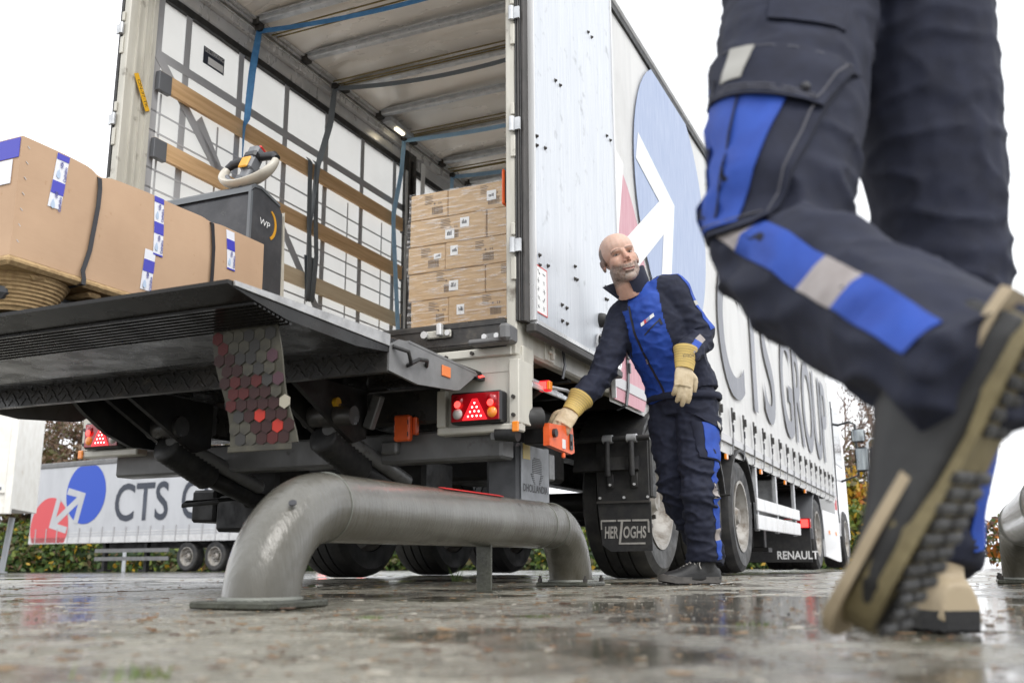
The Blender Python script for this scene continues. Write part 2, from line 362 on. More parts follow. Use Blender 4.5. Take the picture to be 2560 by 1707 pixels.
# litter: wood chips, leaves, grit lying on the wet concrete
D('lit_tan', (.26, .17, .09), .5, var=(.17, .10, .05), vscale=40); D('lit_brown', (.09, .05, .03), .4); D('lit_grey', (.22, .21, .19), .45); D('lit_pale', (.42, .39, .33), .5); D('lit_black', (.02, .018, .016), .35); D('lit_orange', (.16, .085, .04), .5)
mb = MB(); rng = random.Random(3)
def litter(n, dmin, dmax, bias, smin, smax):
    for _ in range(n):
        d = dmin + (dmax - dmin) * rng.random() ** bias; x = rng.uniform(-.56, .58) * d
        k = rng.random(); a = rng.uniform(0, math.pi); z = .001
        if k < .45:      # chip / leaf scrap
            l = rng.uniform(smin, smax) * 1.6; w = l * rng.uniform(.18, .5); hgt = l * rng.uniform(.1, .3)
            ca, sa = math.cos(a), math.sin(a)
            P = [(-l, -w * .4), (-.3 * l, -w), (l * .6, -w * .8), (l, 0), (l * .4, w), (-.5 * l, w * .7)]
            q = [(x + px * ca - py * sa, d + px * sa + py * ca, z + rng.uniform(0, hgt * .6)) for px, py in P]
            top = [(px, py, pz + hgt * rng.uniform(.4, 1)) for px, py, pz in q]
            mi = rng.choice([0, 0, 0, 1, 1, 5, 3])
            mb.add(q + top, [(6, 7, 8, 9, 10, 11)] + [(i, (i + 1) % 6, 6 + (i + 1) % 6, 6 + i) for i in range(6)], mi)
        else:            # grit
            r_ = rng.uniform(smin, smax) * .33; mi = rng.choice([2, 2, 3, 4, 4, 1, 0])
            P = [(r_ * rng.uniform(.6, 1.3), 0, 0), (0, r_ * rng.uniform(.6, 1.3), 0), (-r_ * rng.uniform(.6, 1.3), 0, 0), (0, -r_ * rng.uniform(.6, 1.3), 0), (0, 0, r_ * .8), (0, 0, -r_ * .4)]
            mb.add([(x + p[0], d + p[1], z + p[2]) for p in P], [(0, 1, 4), (1, 2, 4), (2, 3, 4), (3, 0, 4), (1, 0, 5), (2, 1, 5), (3, 2, 5), (0, 3, 5)], mi)
litter(2600, .7, 2.4, .8, .0014, .0048); litter(220, .75, 2.0, .8, .004, .009); litter(2600, 1.6, 5.0, 1.0, .002, .007); litter(160, 1.4, 5.0, 1.0, .006, .013); litter(500, 4, 7.8, 1.0, .004, .012)
o = mb.build('ground_litter', [M_[k] for k in ('lit_tan', 'lit_brown', 'lit_grey', 'lit_pale', 'lit_black', 'lit_orange')])
tag(o, 'wood chips, leaf scraps and grit scattered over the wet concrete', 'litter', kind='stuff')
D('grass', (.07, .12, .02), .5); D('grass2', (.12, .15, .03), .5)
mb = MB()
for cx, cy, nn, hh in ((-.36, 1.0, 26, .016), (-.56, .98, 12, .012), (-.33, 5.9, 12, .09), (.05, 2.02, 40, .007), (-.28, 2.02, 50, .006), (.42, 1.75, 26, .008)):
    for _ in range(nn):
        x = cx + rng.gauss(0, .02); y = cy + rng.gauss(0, .012); a = rng.uniform(0, 6.28); h = hh * rng.uniform(.5, 1.2); w = .0012 + h * .02
        mb.add([(x - w, y, 0), (x + w, y, 0), (x + math.cos(a) * h * .5, y + math.sin(a) * h * .5, h)], [(0, 1, 2)], rng.randint(0, 1))
tag(mb.build('grass_tufts', [M_['grass'], M_['grass2']]), 'small green tufts growing in the slab joints', 'grass', kind='stuff')

# ---------------------------------------------------------------- planting behind the yard
for k, c in dict(leaf_green=(.055, .10, .018), leaf_lime=(.14, .18, .025), leaf_dark=(.022, .045, .012), leaf_yellow=(.45, .28, .02), leaf_orange=(.42, .15, .02), leaf_brown=(.13, .08, .04), leaf_rust=(.14, .075, .05), leaf_olive=(.09, .085, .025)).items():
    D(k, c, .55, trans=.25)
def leaf(mb, p, sz, mi, rg):
    n = Vector((rg.gauss(0, 1), rg.gauss(0, 1) - .6, rg.gauss(0, 1) + .3)).normalized(); a = n.orthogonal().normalized(); b = n.cross(a); th = rg.uniform(0, 6.28)
    a, b = a * math.cos(th) + b * math.sin(th), b * math.cos(th) - a * math.sin(th)
    p = Vector(p); mb.add([p - a * sz, p - b * sz * .55, p + a * sz, p + b * sz * .55], [(0, 1, 2, 3)], mi)
def hedge(name, label, x0, x1, y0, y1, hgt, nleaf, mats, seed, wts, sz=.11, cat='hedge', prof=None):
    rg = random.Random(seed); mb = MB(); nx = 40
    def top(u): return hgt * (prof(u) if prof else 1) * (.82 + .22 * noise.noise((u * 9 + seed, 3.1, 0)) + .1 * noise.noise((u * 31 + seed, .7, 0)))
    rows = []
    for i in range(nx + 1):
        u = i / nx; x = x0 + (x1 - x0) * u; y = y0 + (y1 - y0) * u; z = gz(x, y) - .05; t = top(u) * .86
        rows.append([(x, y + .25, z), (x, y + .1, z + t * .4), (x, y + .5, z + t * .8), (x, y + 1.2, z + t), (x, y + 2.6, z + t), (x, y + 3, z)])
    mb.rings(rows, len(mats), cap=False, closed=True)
    for _ in range(nleaf):
        u = rg.random(); x = x0 + (x1 - x0) * u; y = y0 + (y1 - y0) * u; v = rg.random() ** .9; t = top(u)
        cl = noise.noise((u * (x1 - x0) * .35 + seed, v * 3, 1.7))
        yy = y + .05 + v * v * 1.4 + rg.gauss(0, .16) - cl * .35
        w = list(wts); w[0] *= 1 + 2 * max(0, cl); w[1] *= 1 + 3 * max(0, -cl)
        leaf(mb, (x, yy, gz(x, y) + .05 + v * t + rg.gauss(0, .05)), sz * rg.uniform(.6, 1.4), rg.choices(range(len(mats)), w[:len(mats)])[0], rg)
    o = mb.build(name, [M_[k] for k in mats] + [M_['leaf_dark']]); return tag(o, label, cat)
hedge('ivy_bank', 'ivy covered bank behind the parked trailers, green with autumn patches', -34, 12, 52, 47, 3.0, 15000, ['leaf_green', 'leaf_olive', 'leaf_lime', 'leaf_brown', 'leaf_yellow'], 5, [4, 2, 2, 1.3, .6], sz=.17)
hedge('clipped_hedge', 'bright green hedge seen between the wheels and the mud flap', 1, 15.5, 44, 43, 2.6, 6000, ['leaf_lime', 'leaf_green', 'leaf_olive', 'leaf_yellow'], 9, [5, 4, 1, .6], sz=.14)
def bush(name, label, loc, rx, rz, n, mats, wts, seed, sz=.13):
    rg = random.Random(seed); mb = MB(); root = thing(name, label, 'bush', loc)
    for _ in range(n):
        v = Vector((rg.gauss(0, 1), rg.gauss(0, 1), rg.gauss(0, 1))).normalized() * (rg.random() ** .38)
        v *= 1 + .35 * noise.noise(v * 2.2 + Vector((seed, 0, 0)))
        cl = noise.noise(v * 3 + Vector((0, seed, 0))); w = list(wts); w[0] *= 1 + 3 * max(0, cl + .1); w[-1] *= 1 + 3 * max(0, -cl)
        leaf(mb, (v.x * rx, v.y * rx * .7, rz + v.z * rz), sz * rg.uniform(.6, 1.4), rg.choices(range(len(mats)), w)[0], rg)
    mb.build('crown', [M_[k] for k in mats], root)
    st = MB()
    for k in range(7):
        a = rg.uniform(0, 6.28); st.tube([(0, 0, 0), (math.cos(a) * rx * .25, math.sin(a) * rx * .2, rz * .6), (math.cos(a) * rx * .5, math.sin(a) * rx * .4, rz * 1.3)], [.05, .035, .012], 5)
    st.build('trunk', M_['bark'], root)
    return root
bush('autumn_bush', 'golden yellow autumn bush beside the truck mirrors', (11.5, 34, gz(0, 34)), 1.15, 1.6, 3600, ['leaf_yellow', 'leaf_orange', 'leaf_lime', 'leaf_olive'], [4, 2, 2, 1], 11, .12)
bush('autumn_bush', 'orange tinged shrub standing in front of the right lamp post', (13.2, 36.5, gz(0, 36)), 1.3, 1.4, 3000, ['leaf_orange', 'leaf_yellow', 'leaf_green', 'leaf_lime'], [3, 2, 2, 2], 12, .12)
bush('green_bush', 'green and yellow bush low beside the truck cab', (10.9, 31, gz(0, 31)), 1.6, 1.0, 4200, ['leaf_lime', 'leaf_green', 'leaf_yellow', 'leaf_olive'], [4, 4, 2, 1], 13, .12)
bush('russet_bush', 'russet bush at the far right behind the second guide pipe', (17.2, 33, gz(0, 33)), 1.8, 0.9, 2200, ['leaf_orange', 'leaf_rust', 'leaf_lime', 'leaf_green'], [3, 3, 2, 2], 14, .12)
def tree(name, label, loc, h, seed, mats, wts, nleaf, spread=.5, sz=.12, levels=4):
    rg = random.Random(seed); root = thing(name, label, 'tree', loc, group='trees behind the yard'); tr = MB(); tw = MB(); tips = []
    def grow(p, d, l, r_, lv):
        pts = [p]; q = p.copy(); dd = d.copy()
        for k in range(3):
            dd = (dd + Vector((rg.gauss(0, .13), rg.gauss(0, .13), rg.gauss(.04, .06)))).normalized(); q = q + dd * l / 3; pts.append(q.copy())
        (tr if lv >= levels - 1 else tw).tube(pts, [r_, r_ * .85, r_ * .7, r_ * .5], 5 if lv > 2 else 3, cap=False)
        if lv <= 1: tips.append((pts[1], pts[3]))
        if lv == 0: return
        nb = 3 if lv >= 2 else 4
        for k in range(nb):
            t = rg.uniform(.4, 1); i = min(2, int(t * 3)); bp = pts[i].lerp(pts[i + 1], t * 3 - i)
            nd_ = (dd + Vector((rg.gauss(0, spread), rg.gauss(0, spread), rg.gauss(.15, .25)))).normalized()
            grow(bp, nd_, l * rg.uniform(.55, .78), r_ * .52, lv - 1)
    grow(Vector((0, 0, 0)), Vector((rg.gauss(0, .04), rg.gauss(0, .04), 1)), h * .42, h * .018, levels)
    for _ in range(nleaf):
        a, b = rg.choice(tips); p = a.lerp(b, rg.random()) + Vector((rg.gauss(0, .18), rg.gauss(0, .18), rg.gauss(0, .18)))
        leaf(tw, p, sz * rg.uniform(.5, 1.3), 1 + rg.choices(range(len(mats)), wts)[0], rg)
    tr.build('trunk', M_['bark'], root); tw.build('crown', [M_['twig']] + [M_[k] for k in mats], root)
    return root
TL = [(-25.5, 58, 12, 'brown leaved tree left of the left lamp post, above the parked trailer'), (-22.4, 55, 10.5, 'thin half bare tree just left of the left lamp post'), (-20.0, 60, 12.5, 'rust brown tree standing behind the left lamp post'),
      (-17.6, 56, 11, 'sparse tree just right of the left lamp post'), (-15.2, 60, 12, 'bare twiggy tree over the roof of the parked trailer'), (-12.5, 57, 11, 'bare tree beneath the left rear light panel'), (-9.6, 60, 11, 'bare tree behind the tail lift cylinder'), (-29, 60, 13, 'tall brown tree behind the white swap body')]
for i, (x, y, h, lb) in enumerate(TL):
    tree('bare_tree', lb, (x, y, gz(0, 60)), h, 40 + i, ['leaf_brown', 'leaf_rust', 'leaf_olive'], [4, 2, 2], (2600, 1500, 2600, 900, 700, 600, 600, 2400)[i], sz=.13)
TR = [(17.3, 52, 13, 'bare tree just right of the truck cab'), (19.4, 58, 14, 'reddish bare tree behind the truck mirrors'), (21.3, 54, 12, 'bare tree beside the right lamp post'), (23.5, 60, 13, 'bare tree right of the right lamp post'), (15.5, 60, 13, 'bare tree mostly hidden by the truck cab')]
for i, (x, y, h, lb) in enumerate(TR):
    tree('bare_tree', lb, (x, y, gz(0, 60)), h, 60 + i, ['leaf_brown', 'leaf_rust'], [3, 2], 500, sz=.10, levels=5)
bush('brown_thicket', 'brown leafless thicket behind the right lamp post', (17.5, 47, gz(0, 47)), 3.2, 3.2, 5200, ['leaf_brown', 'leaf_olive', 'leaf_rust'], [4, 3, 2], 21, .12)
bush('brown_thicket', 'brown thicket left of the left lamp post, above the parked trailer', (-23, 54, gz(0, 54)), 3.4, 3.6, 6500, ['leaf_brown', 'leaf_rust', 'leaf_olive'], [4, 2, 2], 22, .17)

bush('brown_thicket', 'rust brown thicket right of the left lamp post, above the parked trailer', (-15.5, 56, gz(0, 56)), 3.6, 3.4, 4800, ['leaf_rust', 'leaf_brown', 'leaf_olive'], [3, 3, 2], 23, .16)
bush('brown_thicket', 'olive brown thicket between the swap body and the left lamp post', (-27.5, 56, gz(0, 56)), 3.4, 3.8, 5500, ['leaf_olive', 'leaf_brown', 'leaf_rust'], [3, 3, 1], 24, .17)
# ---------------------------------------------------------------- lamp posts
def lamp(label, base, h, arm):
    r_ = thing('street_lamp', label, 'lamp post', base)
    MB().tube([(0, 0, 0), (0, 0, h * .3), (0, 0, h)], [.09, .075, .05], 10).build('pole', M_['pole'], r_, smooth=40)
    MB().tube([(0, 0, h - .05), (arm * .15, 0, h + .1), (arm * .5, 0, h + .14)], .03, 8).build('arm', M_['pole'], r_, smooth=40)
    MB().box(min(arm * .45, arm), max(arm * .45, arm), -.13, .13, h + .09, h + .2, c=.04).build('lamp_head', M_['grey_paint'], r_)
lamp('thin grey lamp post rising behind the parked trailer at left', (-17.9, 46, gz(0, 46)), 11, 1.2)
lamp('grey lamp post with flat head between truck mirror and walking person', (12.55, 34.5, gz(0, 34.5)), 4.35, .8)
# ---------------------------------------------------------------- the loading trailer
T = thing('curtain_trailer', 'white curtain-sided trailer with open rear, wooden side boards and lowered tail lift', 'trailer', O, -YAW)
TL_ = 12.5       # length
P = lambda mb, name, m, par=T, smooth=None: mb.build(name, M_[m] if isinstance(m, str) else [M_[k] for k in m], par, smooth)
# wheels -------------------------------------------------------------------------------------------------------------
def wheel_mesh(rt=.485, wd=.37):
    """axis along local x; outer face +x"""
    MX = Matrix.Rotation(R(90), 4, 'Y')
    w = wd / 2
    tyre = MB().lathe([(.305, -w * .95), (.36, -w), (rt - .06, -w * 1.04), (rt - .015, -w * .9), (rt, -w * .6), (rt, -w * .44), (rt - .012, -w * .43), (rt - .012, -w * .38), (rt, -w * .37), (rt, -w * .04), (rt - .012, -w * .03), (rt - .012, w * .03), (rt, w * .04), (rt, w * .37), (rt - .012, w * .38), (rt - .012, w * .43), (rt, w * .44), (rt, w * .6), (rt - .015, w * .9), (rt - .06, w * 1.04), (.36, w), (.305, w * .95)], 48, 0, MX, closed=True)
    rim = MB().lathe([(.30, -w * .9), (.305, w * .92), (.31, w * 1.0), (.285, w * 1.0), (.28, w * .86), (.262, w * .7), (.245, w * .45), (.15, w * .28), (.12, w * .30), (.12, -w * .2), (.29, -w * .3)], 36, 0, MX, closed=True)
    hub = MB().lathe([(.001, w * .9), (.06, w * .88), (.075, w * .75), (.1, w * .6), (.105, w * .25)], 20, 0, MX)
    nuts = MB().lathe([(.001, .06), (.013, .058), (.017, .04), (.017, 0)], 6, 0, MX)
    return tyre.mesh('tyre', M_['tyre'], 35), rim.mesh('rim', M_['rim'], 30), hub.mesh('hub', M_['rim'], 30), nuts.mesh('wheel_nut', M_['nut'], 30)
TY, RI, HU, NU = wheel_mesh()
def wheel(par, u, s, zc, side, detail=True):
    w = obj('wheel', TY, par); w.location = (u, s, zc)
    if side < 0: w.rotation_euler = (0, 0, math.pi)
    obj('rim', RI, w); obj('hub', HU, w)
    if detail:
        for k in range(10):
            a = k * math.pi / 5; obj('wheel_nut', NU, w, (.185 * .28 + .0, .165 * math.cos(a), .165 * math.sin(a)))
    return w
AX = (2.25, 3.56, 4.87)
for s in AX:
    wheel(T, 1.08, s, .485, 1); wheel(T, -1.08, s, .485, -1)
    P(MB().cyl((-.95, s, .485), (.95, s, .485), .065, n=12), 'axle', 'under_steel', smooth=40)
# chassis ------------------------------------------------------------------------------------------------------------
for u in (-.5, .5): P(MB().box(u - .07, u + .07, .15, 9.2, .80, .83).box(u - .006, u + .006, .15, 9.2, .83, 1.05).box(u - .07, u + .07, .15, TL_ - .3, 1.05, 1.08), 'chassis_beam', 'under_steel')
cm = MB().box(-1.2, 1.2, -.03, .03, 1.02, 1.10).mesh('cross_member', M_['under_steel'])
for k in range(24): obj('cross_member', cm, T, (0, .3 + k * .5, 0))
P(MB().box(-1.24, 1.24, .02, TL_, 1.10, 1.168), 'floor', 'floor_wood')
for sd in (-1, 1): P(MB().box(*sorted((sd * 1.2, sd * 1.262)), .0, TL_, 1.03, 1.16, c=.01), 'side_rail', 'cream')
# rear frame -----------------------------------------------------------------------------------------------------------
sill = P(MB().box(-1.22, 1.22, -.05, .015, 1.046, 1.176, c=.012).box(-1.22, 1.22, -.056, -.05, 1.066, 1.078).box(-1.22, 1.22, -.056, -.05, 1.145, 1.156), 'rear_sill', 'black_steel')
la = P(MB().box(.815, .955, -.068, -.056, 1.105, 1.142, c=.006), 'door_latch', 'cream', sill)
P(MB().cyl((.825, -.068, 1.123), (.825, -.085, 1.123), .018, n=8), 'latch_bolt', 'alu', sill); P(MB().box(.895, .92, -.10, -.068, 1.11, 1.168, c=.005), 'latch_catch', 'alu', sill); P(MB().cyl((.94, -.068, 1.125), (.94, -.075, 1.125), .014, n=8), 'latch_bolt', 'alu', sill)
br = P(MB().prism([(1.085, 1.05), (1.125, 1.10), (1.24, 1.105), (1.24, 1.05)], 'y', -.07, -.058).box(1.08, 1.29, -.15, -.07, 1.038, 1.062, c=.008).box(1.235, 1.29, -.17, -.06, 1.04, 1.118, c=.014), 'buffer_bracket', 'grey_paint', sill)
for u in (1.13, 1.19): P(MB().cyl((u, -.07, 1.086), (u, -.084, 1.086), .013, n=6), 'bolt', 'alu', sill)
def post(sd):
    a, b = (1.222, 1.272) if sd > 0 else (-1.272, -1.222)
    p = P(MB().box(a, b, -.045, .155, 1.0, 3.80, c=.006), 'rear_post', 'cream')
    P(MB().box(*((a - .012, a) if sd > 0 else (b, b + .012)), .02, .032, 1.18, 3.79).box(*((a - .012, a) if sd > 0 else (b, b + .012)), .075, .08, 1.18, 3.79).box(*((a - .02, a) if sd > 0 else (b, b + .02)), .125, .155, 1.18, 3.79), 'post_rib', 'cream', p)
    e = 1.272 if sd > 0 else -1.272
    for k, (o0, o1, m) in enumerate(((0, .008, 'rubber'), (.008, .018, 'rubber_grey'), (.018, .026, 'rubber'), (.026, .04, 'rubber_grey'))):
        x0, x1 = sorted((e + sd * o0, e + sd * o1)); P(MB().box(x0, x1, -.05 + .006 * k, .02, 1.15, 3.72, c=.003), 'door_seal', m, p)
    return p
pr, plft = post(1), post(-1)
def hinge(par, sd, z):
    x = sd * 1.262; h = P(MB().cyl((x, -.062, z - .035), (x, -.062, z + .035), .014, n=10).box(*sorted((x, x + sd * .04)), -.062, -.05, z - .03, z + .03), 'hinge', 'galv', par, 40)
    P(MB().box(x - .013, x + .013, -.056, -.046, z - .16, z - .05, c=.005), 'hinge_strap', 'cream', h); P(MB().box(x - .01, x + .01, -.06, -.046, z + .05, z + .11, c=.004), 'hinge_strap', 'cream', h)
for z in (1.50, 2.09, 2.66, 3.3): hinge(pr, 1, z)
for z in (1.55, 2.15, 2.62, 3.2): hinge(plft, -1, z)
# licence sticker on the left post
lb = P(MB().ribbon([(-1.196, .015, 2.93), (-1.196, .125, 2.735)], (0, .016, .009), .002), 'post_label', 'yellow', plft)
place_text('label_letters', 'ON-97-TK', .024, plft, (-1.1945, .026, 2.893), (0, .49, -.87), (0, .87, .49), M_['ink'], width=.165)
P(MB().box(-1.24, 1.24, -.04, .14, 3.72, 3.83, c=.01), 'rear_header', 'cream')
# folded back rear doors
def door(sd):
    a, b = sorted((sd * 1.3, sd * 1.335)); d = P(MB().box(a, b, .022, 1.268, 1.17, 3.64, c=.004), 'rear_door', 'door_panel')
    x0, x1 = sorted((sd * 1.298, sd * 1.341))
    P(MB().box(x0, x1, .02, .034, 1.165, 3.645).box(x0, x1, 1.256, 1.272, 1.165, 3.645).box(x0, x1, .034, 1.256, 1.150, 1.17).box(x0, x1, .034, 1.256, 3.64, 3.655), 'door_frame', 'alu', d)
    P(MB().box(*sorted((sd * 1.292, sd * 1.345)), .005, 1.275, 1.105, 1.148, c=.008), 'door_gasket', 'rubber_grey', d)
    return d
dr = door(1)
bolt_me = MB().lathe([(.001, .012), (.005, .0115), (.0072, .007), (.0076, .0025), (.0115, .0015), (.0115, 0)], 8, 0, Matrix.Rotation(R(90), 4, 'Y')).mesh('door_bolt', M_['nut'], 40)
for s, z in ((.316, 2.473), (.383, 2.478), (.06, 2.065), (.06, 2.018), (.164, 2.046), (1.126, 2.509), (1.191, 2.508), (.078, 1.483), (.077, 1.435), (.18, 1.46), (.549, 1.56), (.545, 1.494), (.574, 1.497), (1.031, 1.577), (1.025, 1.507), (1.053, 1.509), (.355, 1.313), (.419, 1.312), (.356, 1.234), (.421, 1.234), (.316, 3.1), (.383, 3.1), (.84, 3.02), (.9, 3.02)):
    obj('door_bolt', bolt_me, dr, (1.335, s, z))
for z in (1.365, 1.25):
    bf = P(MB().lathe([(.001, .045), (.022, .042), (.034, .03), (.040, .012), (.040, 0)], 18, 0, Matrix.Translation((1.335, .93, z)) @ Matrix.Rotation(R(90), 4, 'Y')), 'door_buffer', 'rubber', dr, 40)
    P(MB().lathe([(.001, .014), (.016, .013), (.022, .004), (.022, 0)], 14, 0, Matrix.Translation((1.374, .935, z)) @ Matrix.Rotation(R(90), 4, 'Y')), 'buffer_cap', 'red', bf, 40)
P(MB().tube([(1.345, .88 - .05 * math.cos(a), 1.2 + .075 * math.sin(a)) for a in [i * math.pi / 12 for i in range(13)]], .006, 6), 'scuffed_ring', 'webbing_thin', dr, 50)
st = P(MB().box(1.3355, 1.3375, .03, .165, 1.205, 1.43), 'instruction_sheet', 'paper', dr)
P(MB().box(1.3375, 1.3382, .03, .165, 1.425, 1.43).box(1.3375, 1.3382, .03, .165, 1.205, 1.21).box(1.3375, 1.3382, .03, .034, 1.21, 1.425).box(1.3375, 1.3382, .161, .165, 1.21, 1.425), 'sheet_border', 'red', st)
g = MB(); rg = random.Random(5)
for r_ in range(5):
    for c_ in range(2):
        cy, cz = .06 + c_ * .065, 1.40 - r_ * .041
        for k in range(3):
            a = rg.uniform(0, 3.14); l = .013; g.tube([(1.338, cy - l * math.cos(a) + rg.uniform(-.01, .01), cz - l * math.sin(a)), (1.338, cy + l * math.cos(a), cz + l * math.sin(a))], .0008, 3)
P(g, 'sheet_drawing', 'ink', st)
# roof ------------------------------------------------------------------------------------------------------------------
prof = [(-1.27, 3.735), (-1.22, 3.80), (-1.0, 3.845), (0, 3.86), (1.0, 3.845), (1.22, 3.80), (1.27, 3.735)]
nS = 24; mb = MB()
for zoff in (0,):
    rr = [[(u, s, z) for u, z in prof] + [(u, s, z + .02) for u, z in prof[::-1]] for s in [k * TL_ / nS for k in range(nS + 1)]]
    mb.rings(rr)
P(mb, 'roof_sheet', 'roof_in', smooth=30)
for sd in (-1, 1):
    x = lambda a, b: sorted((sd * a, sd * b))
    rl = P(MB().box(*x(1.235, 1.292), 1.28 if sd > 0 else .15, TL_, 3.605, 3.735, c=.012).box(*x(1.19, 1.235), .15, TL_, 3.70, 3.765, c=.004), 'roof_rail', 'alu')
    P(MB().box(*x(1.232, 1.28), 1.28 if sd > 0 else .15, TL_, 3.55, 3.6), 'curtain_track', 'rubber', rl)
    P(MB().box(*x(1.175, 1.19), .16, TL_, 3.745, 3.752).box(*x(1.17, 1.19), .16, TL_, 3.775, 3.80).box(*x(1.14, 1.165), .16, TL_, 3.80, 3.812), 'rail_lip', 'alu', rl)
bow_s = [.45, 1.02, 1.585, 2.1, 2.63, 3.2, 3.745] + [4.3 + .55 * k for k in range(15)]
bow_me = MB().box(-1.15, 1.15, -.028, .028, 3.785, 3.825, c=.006).box(-1.15, 1.15, -.045, -.028, 3.815, 3.825).mesh('roof_bow', M_['galv'])
bk_me = MB().box(-.03, .03, -.04, .04, 3.765, 3.835, c=.01).mesh('bow_carriage', M_['nut'])
for s in bow_s:
    b = obj('roof_bow', bow_me, T, (0, s, 0)); obj('bow_carriage', bk_me, b, (-1.155, 0, 0)); obj('bow_carriage', bk_me, b, (1.155, 0, 0))
rod_me = MB().cyl((-1.15, 0, 0), (1.15, 0, 0), .006, n=6).mesh('brass_rod', mat('brass', (.20, .15, .05), .35, metal=.7), 40)
for s in (1.12, 1.93, 2.99, 3.86, 4.9):
    for dz, ds in ((3.775, 0), (3.772, .05), (3.788, .11)): obj('roof_rod', rod_me, T, (0, s + ds, dz))
P(MB().box(-1.145, -1.06, 2.66, 3.05, 3.74, 3.786, c=.004), 'light_housing', 'galv')
D('lamp_lit', (1, .9, .7), .4, emit=(1, .86, .6), estr=5)
P(MB().box(-1.115, -1.085, 2.80, 2.93, 3.728, 3.739, c=.003), 'interior_lamp', 'lamp_lit')
P(MB().box(-1.24, 1.24, TL_ - .04, TL_, 1.17, 3.80), 'headboard', 'white_paint')
# left curtain, seen from inside ------------------------------------------------------------------------------------------
def curtain(sd, s0, s1, z0, z1, m, amp, nx=90, nz=14):
    rows = []
    for i in range(nx + 1):
        s = s0 + (s1 - s0) * i / nx; row = []
        for j in range(nz + 1):
            t = j / nz; z = z0 + (z1 - z0) * t
            row.append((sd * (1.262 + .0 + amp * noise.noise((s * 1.3, z * .8, 4 + sd)) + amp * .5 * math.sin(s * 12.57 + sd) * (1 - t) ** 2), s, z))
        rows.append(row)
    mb = MB(); mb.rings(rows, closed=False, cap=False); return P(mb, 'side_curtain', m, smooth=180)
cl = curtain(-1, .17, TL_, 1.0, 3.6, 'tarp_left', .008)
X = -1.246
vs_me = MB().box(X, X + .004, -.026, .026, 1.17, 3.70).mesh('curtain_strap', M_['webbing'])
for k in range(24):
    if abs(.46 + .515 * k - 3.25) > .1: obj('curtain_strap', vs_me, cl, (0, .46 + .515 * k, 0))
P(MB().box(X - .002, X + .006, .17, .24, 1.17, 3.7), 'curtain_strap', 'webbing', cl)
P(MB().box(X + .004, X + .007, .17, TL_, 3.135, 3.195), 'curtain_band', 'webbing', cl); P(MB().box(X + .004, X + .007, .17, TL_, 3.62, 3.7), 'curtain_band', 'webbing', cl)
P(MB().box(X + .004, X + .007, .17, TL_, 1.70, 1.78), 'curtain_band', 'webbing', cl)
tv = MB().box(X, X + .003, -.007, .007, 1.78, 2.92).mesh('reinforcing_tape', M_['webbing_thin'])
for k in range(22):
    for off in (.17, .34):
        s = .2 + .515 * k + off - .1
        if s < 10: obj('reinforcing_tape', tv, cl, (0, s, 0))
for z in (2.79, 2.66, 2.42, 2.3, 2.0, 1.88): P(MB().box(X + .003, X + .006, .17, TL_, z - .006, z + .006), 'reinforcing_tape', 'webbing_thin', cl)
for s0, z0, s1, z1 in ((.2, 3.17, 1.15, 2.3), (1.5, 2.45, 2.1, 1.8), (.6, 2.9, 1.2, 2.15)): P(MB().ribbon([(X + .008, s0, z0), (X + .008, s1, z1)], (0, .022, .026), .003), 'diagonal_strap', 'webbing', cl)
lab = P(MB().box(X + .006, X + .008, .60, .80, 3.30, 3.42), 'maker_plate', 'char_print', cl)
P(MB().box(X + .008, X + .0095, .645, .79, 3.312, 3.362), 'plate_field', 'paper', lab)
place_text('plate_letters', 'GELLERKING', .028, lab, (X + .0095, .607, 3.386), (0, 1, 0), (0, 0, 1), M_['paper'], width=.185)
place_text('curtain_number', '191077', .03, cl, (X + .004, .33, 3.56), (0, 1, 0), (0, 0, 1), M_['grey_print'], width=.1)
# wooden side boards --------------------------------------------------------------------------------------------------------
for row, (z0, z1, m) in enumerate(((2.925, 3.042, 'wood'), (2.488, 2.605, 'wood'), (2.057, 2.175, 'wood_pale'), (1.62, 1.74, 'wood_pale'))):
    for seg, (s0, s1) in enumerate(((.2, 3.16), (3.34, 6.4), (6.5, 9.4))):
        b = P(MB().box(-1.222, -1.196, s0, s1, z0, z1, c=.003), 'side_board', m)
        for e, dd in ((s0, .1), (s1, -.04)):
            P(MB().box(-1.226, -1.192, min(e, e + dd) - .004, max(e, e + dd), z0 - .012, z1 - .004, c=.002), 'board_shoe', 'plastic_grey', b)
pil = P(MB().box(-1.235, -1.19, 3.16, 3.33, 1.17, 3.70, c=.004), 'side_pillar', 'black_steel')
P(MB().box(-1.19, -1.165, 3.24, 3.28, 1.3, 3.62, c=.005).box(-1.19, -1.18, 3.17, 3.2, 1.2, 3.68), 'pillar_rail', 'black_steel', pil)
P(MB().box(-1.186, -1.183, 3.13, 3.2, 1.9, 3.5), 'pillar_plate', 'alu', pil)
P(MB().ribbon([(-1.17, 3.42, 3.66), (-1.17, 3.40, 3.3)], (0, .035, 0), .004), 'pillar_plate', 'paper', pil)
for s in (6.45, 9.45): P(MB().box(-1.235, -1.19, s - .05, s + .05, 1.17, 3.70, c=.004), 'side_pillar', 'black_steel')
